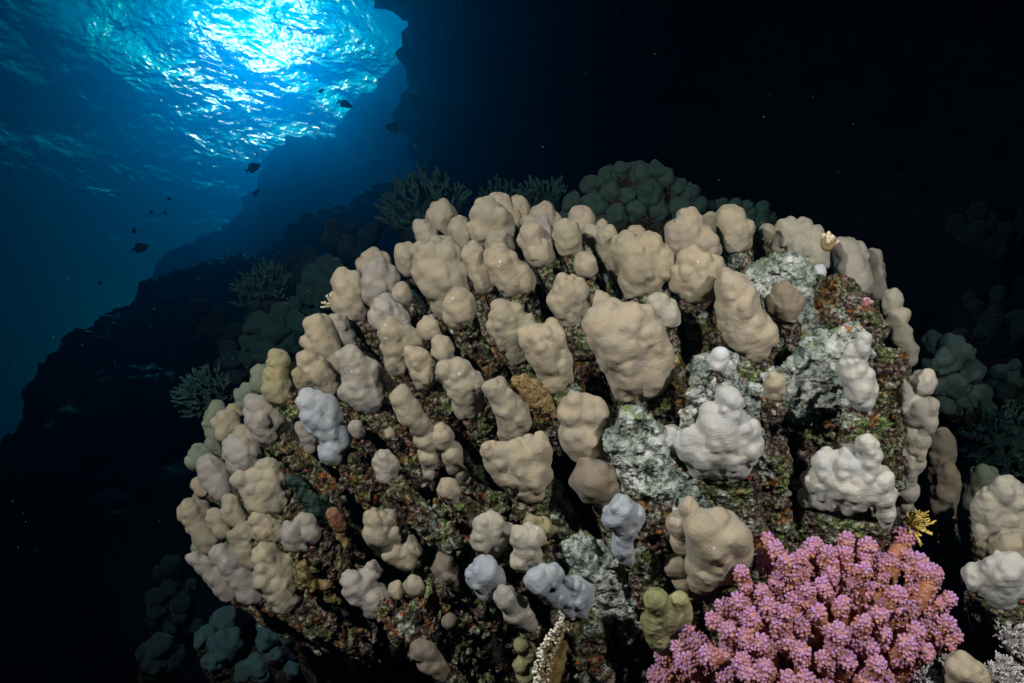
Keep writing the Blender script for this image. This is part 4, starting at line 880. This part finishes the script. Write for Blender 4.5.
    thicket('cream_branching_coral', "tiny pale branching coral beside the pinkish-tan column with a pit", 331, 300, 8, 1.0, M_CREAMTIP, 10, (-.5, .8, -.3), .8, 1.5, 1, 1, 28)
    thicket('cream_branching_coral', "little white branching coral next to the walnut-like head on the right skyline", 828, 243, 9, .93, M_CREAMTIP, 9, (.1, .9, -.4), .7, 2.2, 1, 1.2, 29, bushy=True)
    thicket('cream_branching_coral', "pink-tipped twiggy growth at the foot of the tall cream column", 866, 303, 6, .82, M_CRUSTPINK, 4, (.3, .9, -.4), .3, 1.8, 1, .8, 30, bushy=True)
    thicket('yellow_branching_coral', "yellow twigs poking out right of the white horned head's foot", 919, 524, 12, .74, M_YELLOW, 24, (.7, .1, -.5), 1.0, 1.1, 3, .9, 31)
    # right-hand neighbours
    r2 = cf(1010, 1150, 1.3)
    g2 = 'corals right of the mound'
    cc = lambda *a, **k: coral_column(*a, group=g2, root=r2, **k)
    cc('N', [(445, 325, 36), (470, 350, 24), (540, 305, 62), (530, 370, 54), (582, 345, 42), (505, 290, 34)], 'pale', "white two-lobed head on a mottled green stalk at the right edge", depth=.74, L=.13, stalk=.95)
    cc('N', [(490, 85, 46), (545, 40, 44), (590, 60, 40), (500, 130, 46), (560, 110, 48), (485, 165, 44), (535, 175, 46), (590, 140, 44)], 'cream', "wide greenish-cream head of close flat lobes cut by the right edge", depth=.86, L=.10)
    cc('N', [(555, 215, 44), (590, 240, 40), (515, 222, 30), (470, 240, 26)], 'tan', "small tan lobes between the white two-lobed head and the wide one", depth=.84, L=.08)
    cc('N', [(395, 635, 52), (440, 655, 44), (380, 665, 40)], 'warm', "smooth tan head at the bottom edge right of the pink coral", depth=.64, L=.08, bump=.4)
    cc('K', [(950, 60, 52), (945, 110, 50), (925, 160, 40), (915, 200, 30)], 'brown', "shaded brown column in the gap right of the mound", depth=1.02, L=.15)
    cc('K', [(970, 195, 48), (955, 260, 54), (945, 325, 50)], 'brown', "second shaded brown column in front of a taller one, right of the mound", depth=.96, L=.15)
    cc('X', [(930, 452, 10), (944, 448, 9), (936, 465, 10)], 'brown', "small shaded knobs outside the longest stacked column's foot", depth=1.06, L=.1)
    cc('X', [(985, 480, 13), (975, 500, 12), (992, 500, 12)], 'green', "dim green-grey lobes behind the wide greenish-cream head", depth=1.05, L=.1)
    # small growths
    dead_rock('olive_plate_coral', [(655, 600, 12), (652, 620, 12), (662, 635, 12), (672, 615, 12), (680, 600, 9), (670, 648, 9)], "smooth olive-green plate left of the pink coral", M_OLIVE, dz=-.05, L=.03, amp=.0008, cat='coral', k=.008, fd=.0006)
    dead_rock('olive_plate_coral', [(521, 645, 8), (530, 652, 9), (519, 665, 8), (532, 668, 9), (525, 676, 9)], "olive lobed growth left of the beaded fire coral", M_OLIVE, dz=-.01, L=.03, amp=.0006, cat='coral', k=.005, fd=.0006)
    dead_rock('brown_sponge', [(333, 514, 7), (336, 521, 7.5)], "brown pitted sponge ball in the black cleft, lower left", M_BALL, dz=.01, L=.008, amp=.0003, cat='sponge', k=.003, fd=.0005)
    dead_rock('honeycomb_coral', [(515, 380, 5), (524, 379, 6), (534, 384, 6), (543, 390, 5)], "small ochre honeycomb-textured coral between two central columns", M_HONEY, dz=.005, L=.03, amp=.0004, cat='coral', k=.003, fd=.0006)
    # beaded fire coral
    rnd = random.Random(3); d = .68; base = P(548, 668, d); t = thing('fire_coral', "ochre fire coral blade with a white beaded edge at the bottom edge", 'coral', base)
    edge = [(562, 611), (561, 620), (556, 628), (550, 634), (546, 643), (541, 650), (540, 659), (537, 668), (536, 678), (534, 690)]
    back = [(572, 618), (573, 630), (572, 640), (570, 648), (568, 656), (564, 664), (562, 672), (560, 680), (557, 688), (556, 696)]
    n = len(edge); pv = []; 
    for k in range(n):
        for m in range(7):
            w = m / 6; x = edge[k][0] * (1 - w) + back[k][0] * w; y = edge[k][1] * (1 - w) + back[k][1] * w
            pv.append((x, y, d + .035 * w + .004 * math.sin(k * 2.4 + m * .8)))
    front = [cf(*p) for p in pv]; rear = [cf(p[0] + 2.5, p[1] + 1, p[2] + .006) for p in pv]; v = np.array(front + rear); f = []; o = len(front)
    for k in range(n - 1):
        for m in range(6): a = k * 7 + m; f += [(a, a + 1, a + 8, a + 7), (o + a, o + a + 7, o + a + 8, o + a + 1)]
    ring = [m for m in range(7)] + [k * 7 + 6 for k in range(1, n)] + [(n - 1) * 7 + m for m in range(5, -1, -1)] + [k * 7 for k in range(n - 2, 0, -1)]
    for i in range(len(ring)): a, b = ring[i], ring[(i + 1) % len(ring)]; f.append((a, o + a, o + b, b))
    obj('blade', make_mesh('blade', wd(v) - base, f, M_FIRE, True, {'tip': np.zeros(len(v))}), t)
    s = Soup()
    for k in range(n - 1):
        for w in np.arange(0, 1, .25):
            x = edge[k][0] * (1 - w) + edge[k + 1][0] * w; y = edge[k][1] * (1 - w) + edge[k + 1][1] * w
            for _ in range(4): s.ball(cf(x + rnd.uniform(-3.5, 3.0), y + rnd.uniform(-1.5, 1.5), d - .001 + rnd.uniform(-.004, .002)), rnd.uniform(.0007, .0016), rnd.uniform(.45, 1), ICO1)
            for _ in range(3): s.ball(cf(x + rnd.uniform(2, 14), y + rnd.uniform(-2, 3), d + .006), rnd.uniform(.0012, .002), rnd.uniform(0, .5), ICO1)
    vv = np.concatenate(s.v); ff = np.concatenate(s.f); obj('beaded_edge', make_mesh('beaded_edge', wd(vv) - base, ff[:, ::-1], M_FIRE, True, {'tip': np.concatenate(s.a)}), t)
    # feathery soft corals at the lower right corner
    for lab, x, y, r, dep, sd in [("feathery pale soft coral tuft at the right edge under the mottled stalk", 1014, 640, 17, .74, 41), ("feathery pale soft coral tuft in the bottom right corner", 1002, 676, 18, .68, 42),
                                  ("feathery pale soft coral tuft touching the pink coral's right side", 940, 655, 12, .70, 43), ("low feathery soft coral tuft left of the smooth tan head at the bottom edge", 925, 680, 14, .66, 44)]:
        thicket('soft_coral', lab, x, y, r, dep, M_SOFT, 60, (.1, .6, -.8), 1.1, .8, 8, .9, sd, bushy=True, group='feathery soft corals', part='frond')
    # fish
    g = 'small fish over the reef'
    fish("slim dark fish right of the sun glare, swimming down to the right", 345, 104, 17, 3.4, -20, M_FISH, .40)
    fish("small round fish close beside the sun glare, topmost of the fish", 321, 91, 7, 4.2, 30, M_FISH, .5)
    fish("forked-tailed dark fish in open water below the sun glare", 253, 168, 17, 3.0, 25, M_FISH, .48)
    fish("dark fish in front of the hazy far reef, facing left", 394, 128, 18, 2.6, 165, M_FISH2, .50)
    fish("pale-bellied fish lit by the flash on the left, largest of the fish", 140, 248, 18, 2.0, 12, M_FISH2, .46)
    fish("faint slender fish beside the far reef's edge", 256, 193, 11, 4.5, 50, M_FISH, .40)
    fish("small fish hovering just above the pale-bellied one", 134, 231, 7, 3.2, 70, M_FISH, .5)
    fish("tiny fish, left one of a pair in blue water on the left", 151, 212, 5, 4.0, 10, M_FISH, .5)
    fish("tiny fish, right one of a pair in blue water on the left", 165, 213, 5, 4.0, 170, M_FISH, .5)
    fish("tiny pale fish above the pair on the left", 169, 199, 6, 4.4, 30, M_FISH, .5)
    fish("tiny lone fish low on the left above the dark slope", 100, 283, 6, 3.6, -60, M_FISH, .4)
    fish("speck of a fish between the sun glare and the forked-tailed fish", 257, 154, 4, 5.0, 30, M_FISH, .5)
    fish("bright red fish in the black cleft at the lower left", 354, 544, 14, .93, 15, M_RED, .34, name='red_fish', group=None)
    # drifting specks
    rnd = random.Random(9); s = Soup()
    for _ in range(420):
        dd = rnd.uniform(.5, 3.0); s.ball(wd(cf(rnd.uniform(-40, 1064), rnd.uniform(-20, 700), dd)), dd / F * rnd.uniform(.22, .55), 0, ICO1)
    tag(obj('drifting_particles', s.mesh('drifting_particles', M_SOFT)), kind='stuff', label='fine pale specks drifting in the water')
M_HONEY = mat_plain("honeycomb", [(0.35, (0.10, 0.06, 0.02)), (0.7, (0.42, 0.30, 0.14))], 380, 0.005, 380)
build_life()
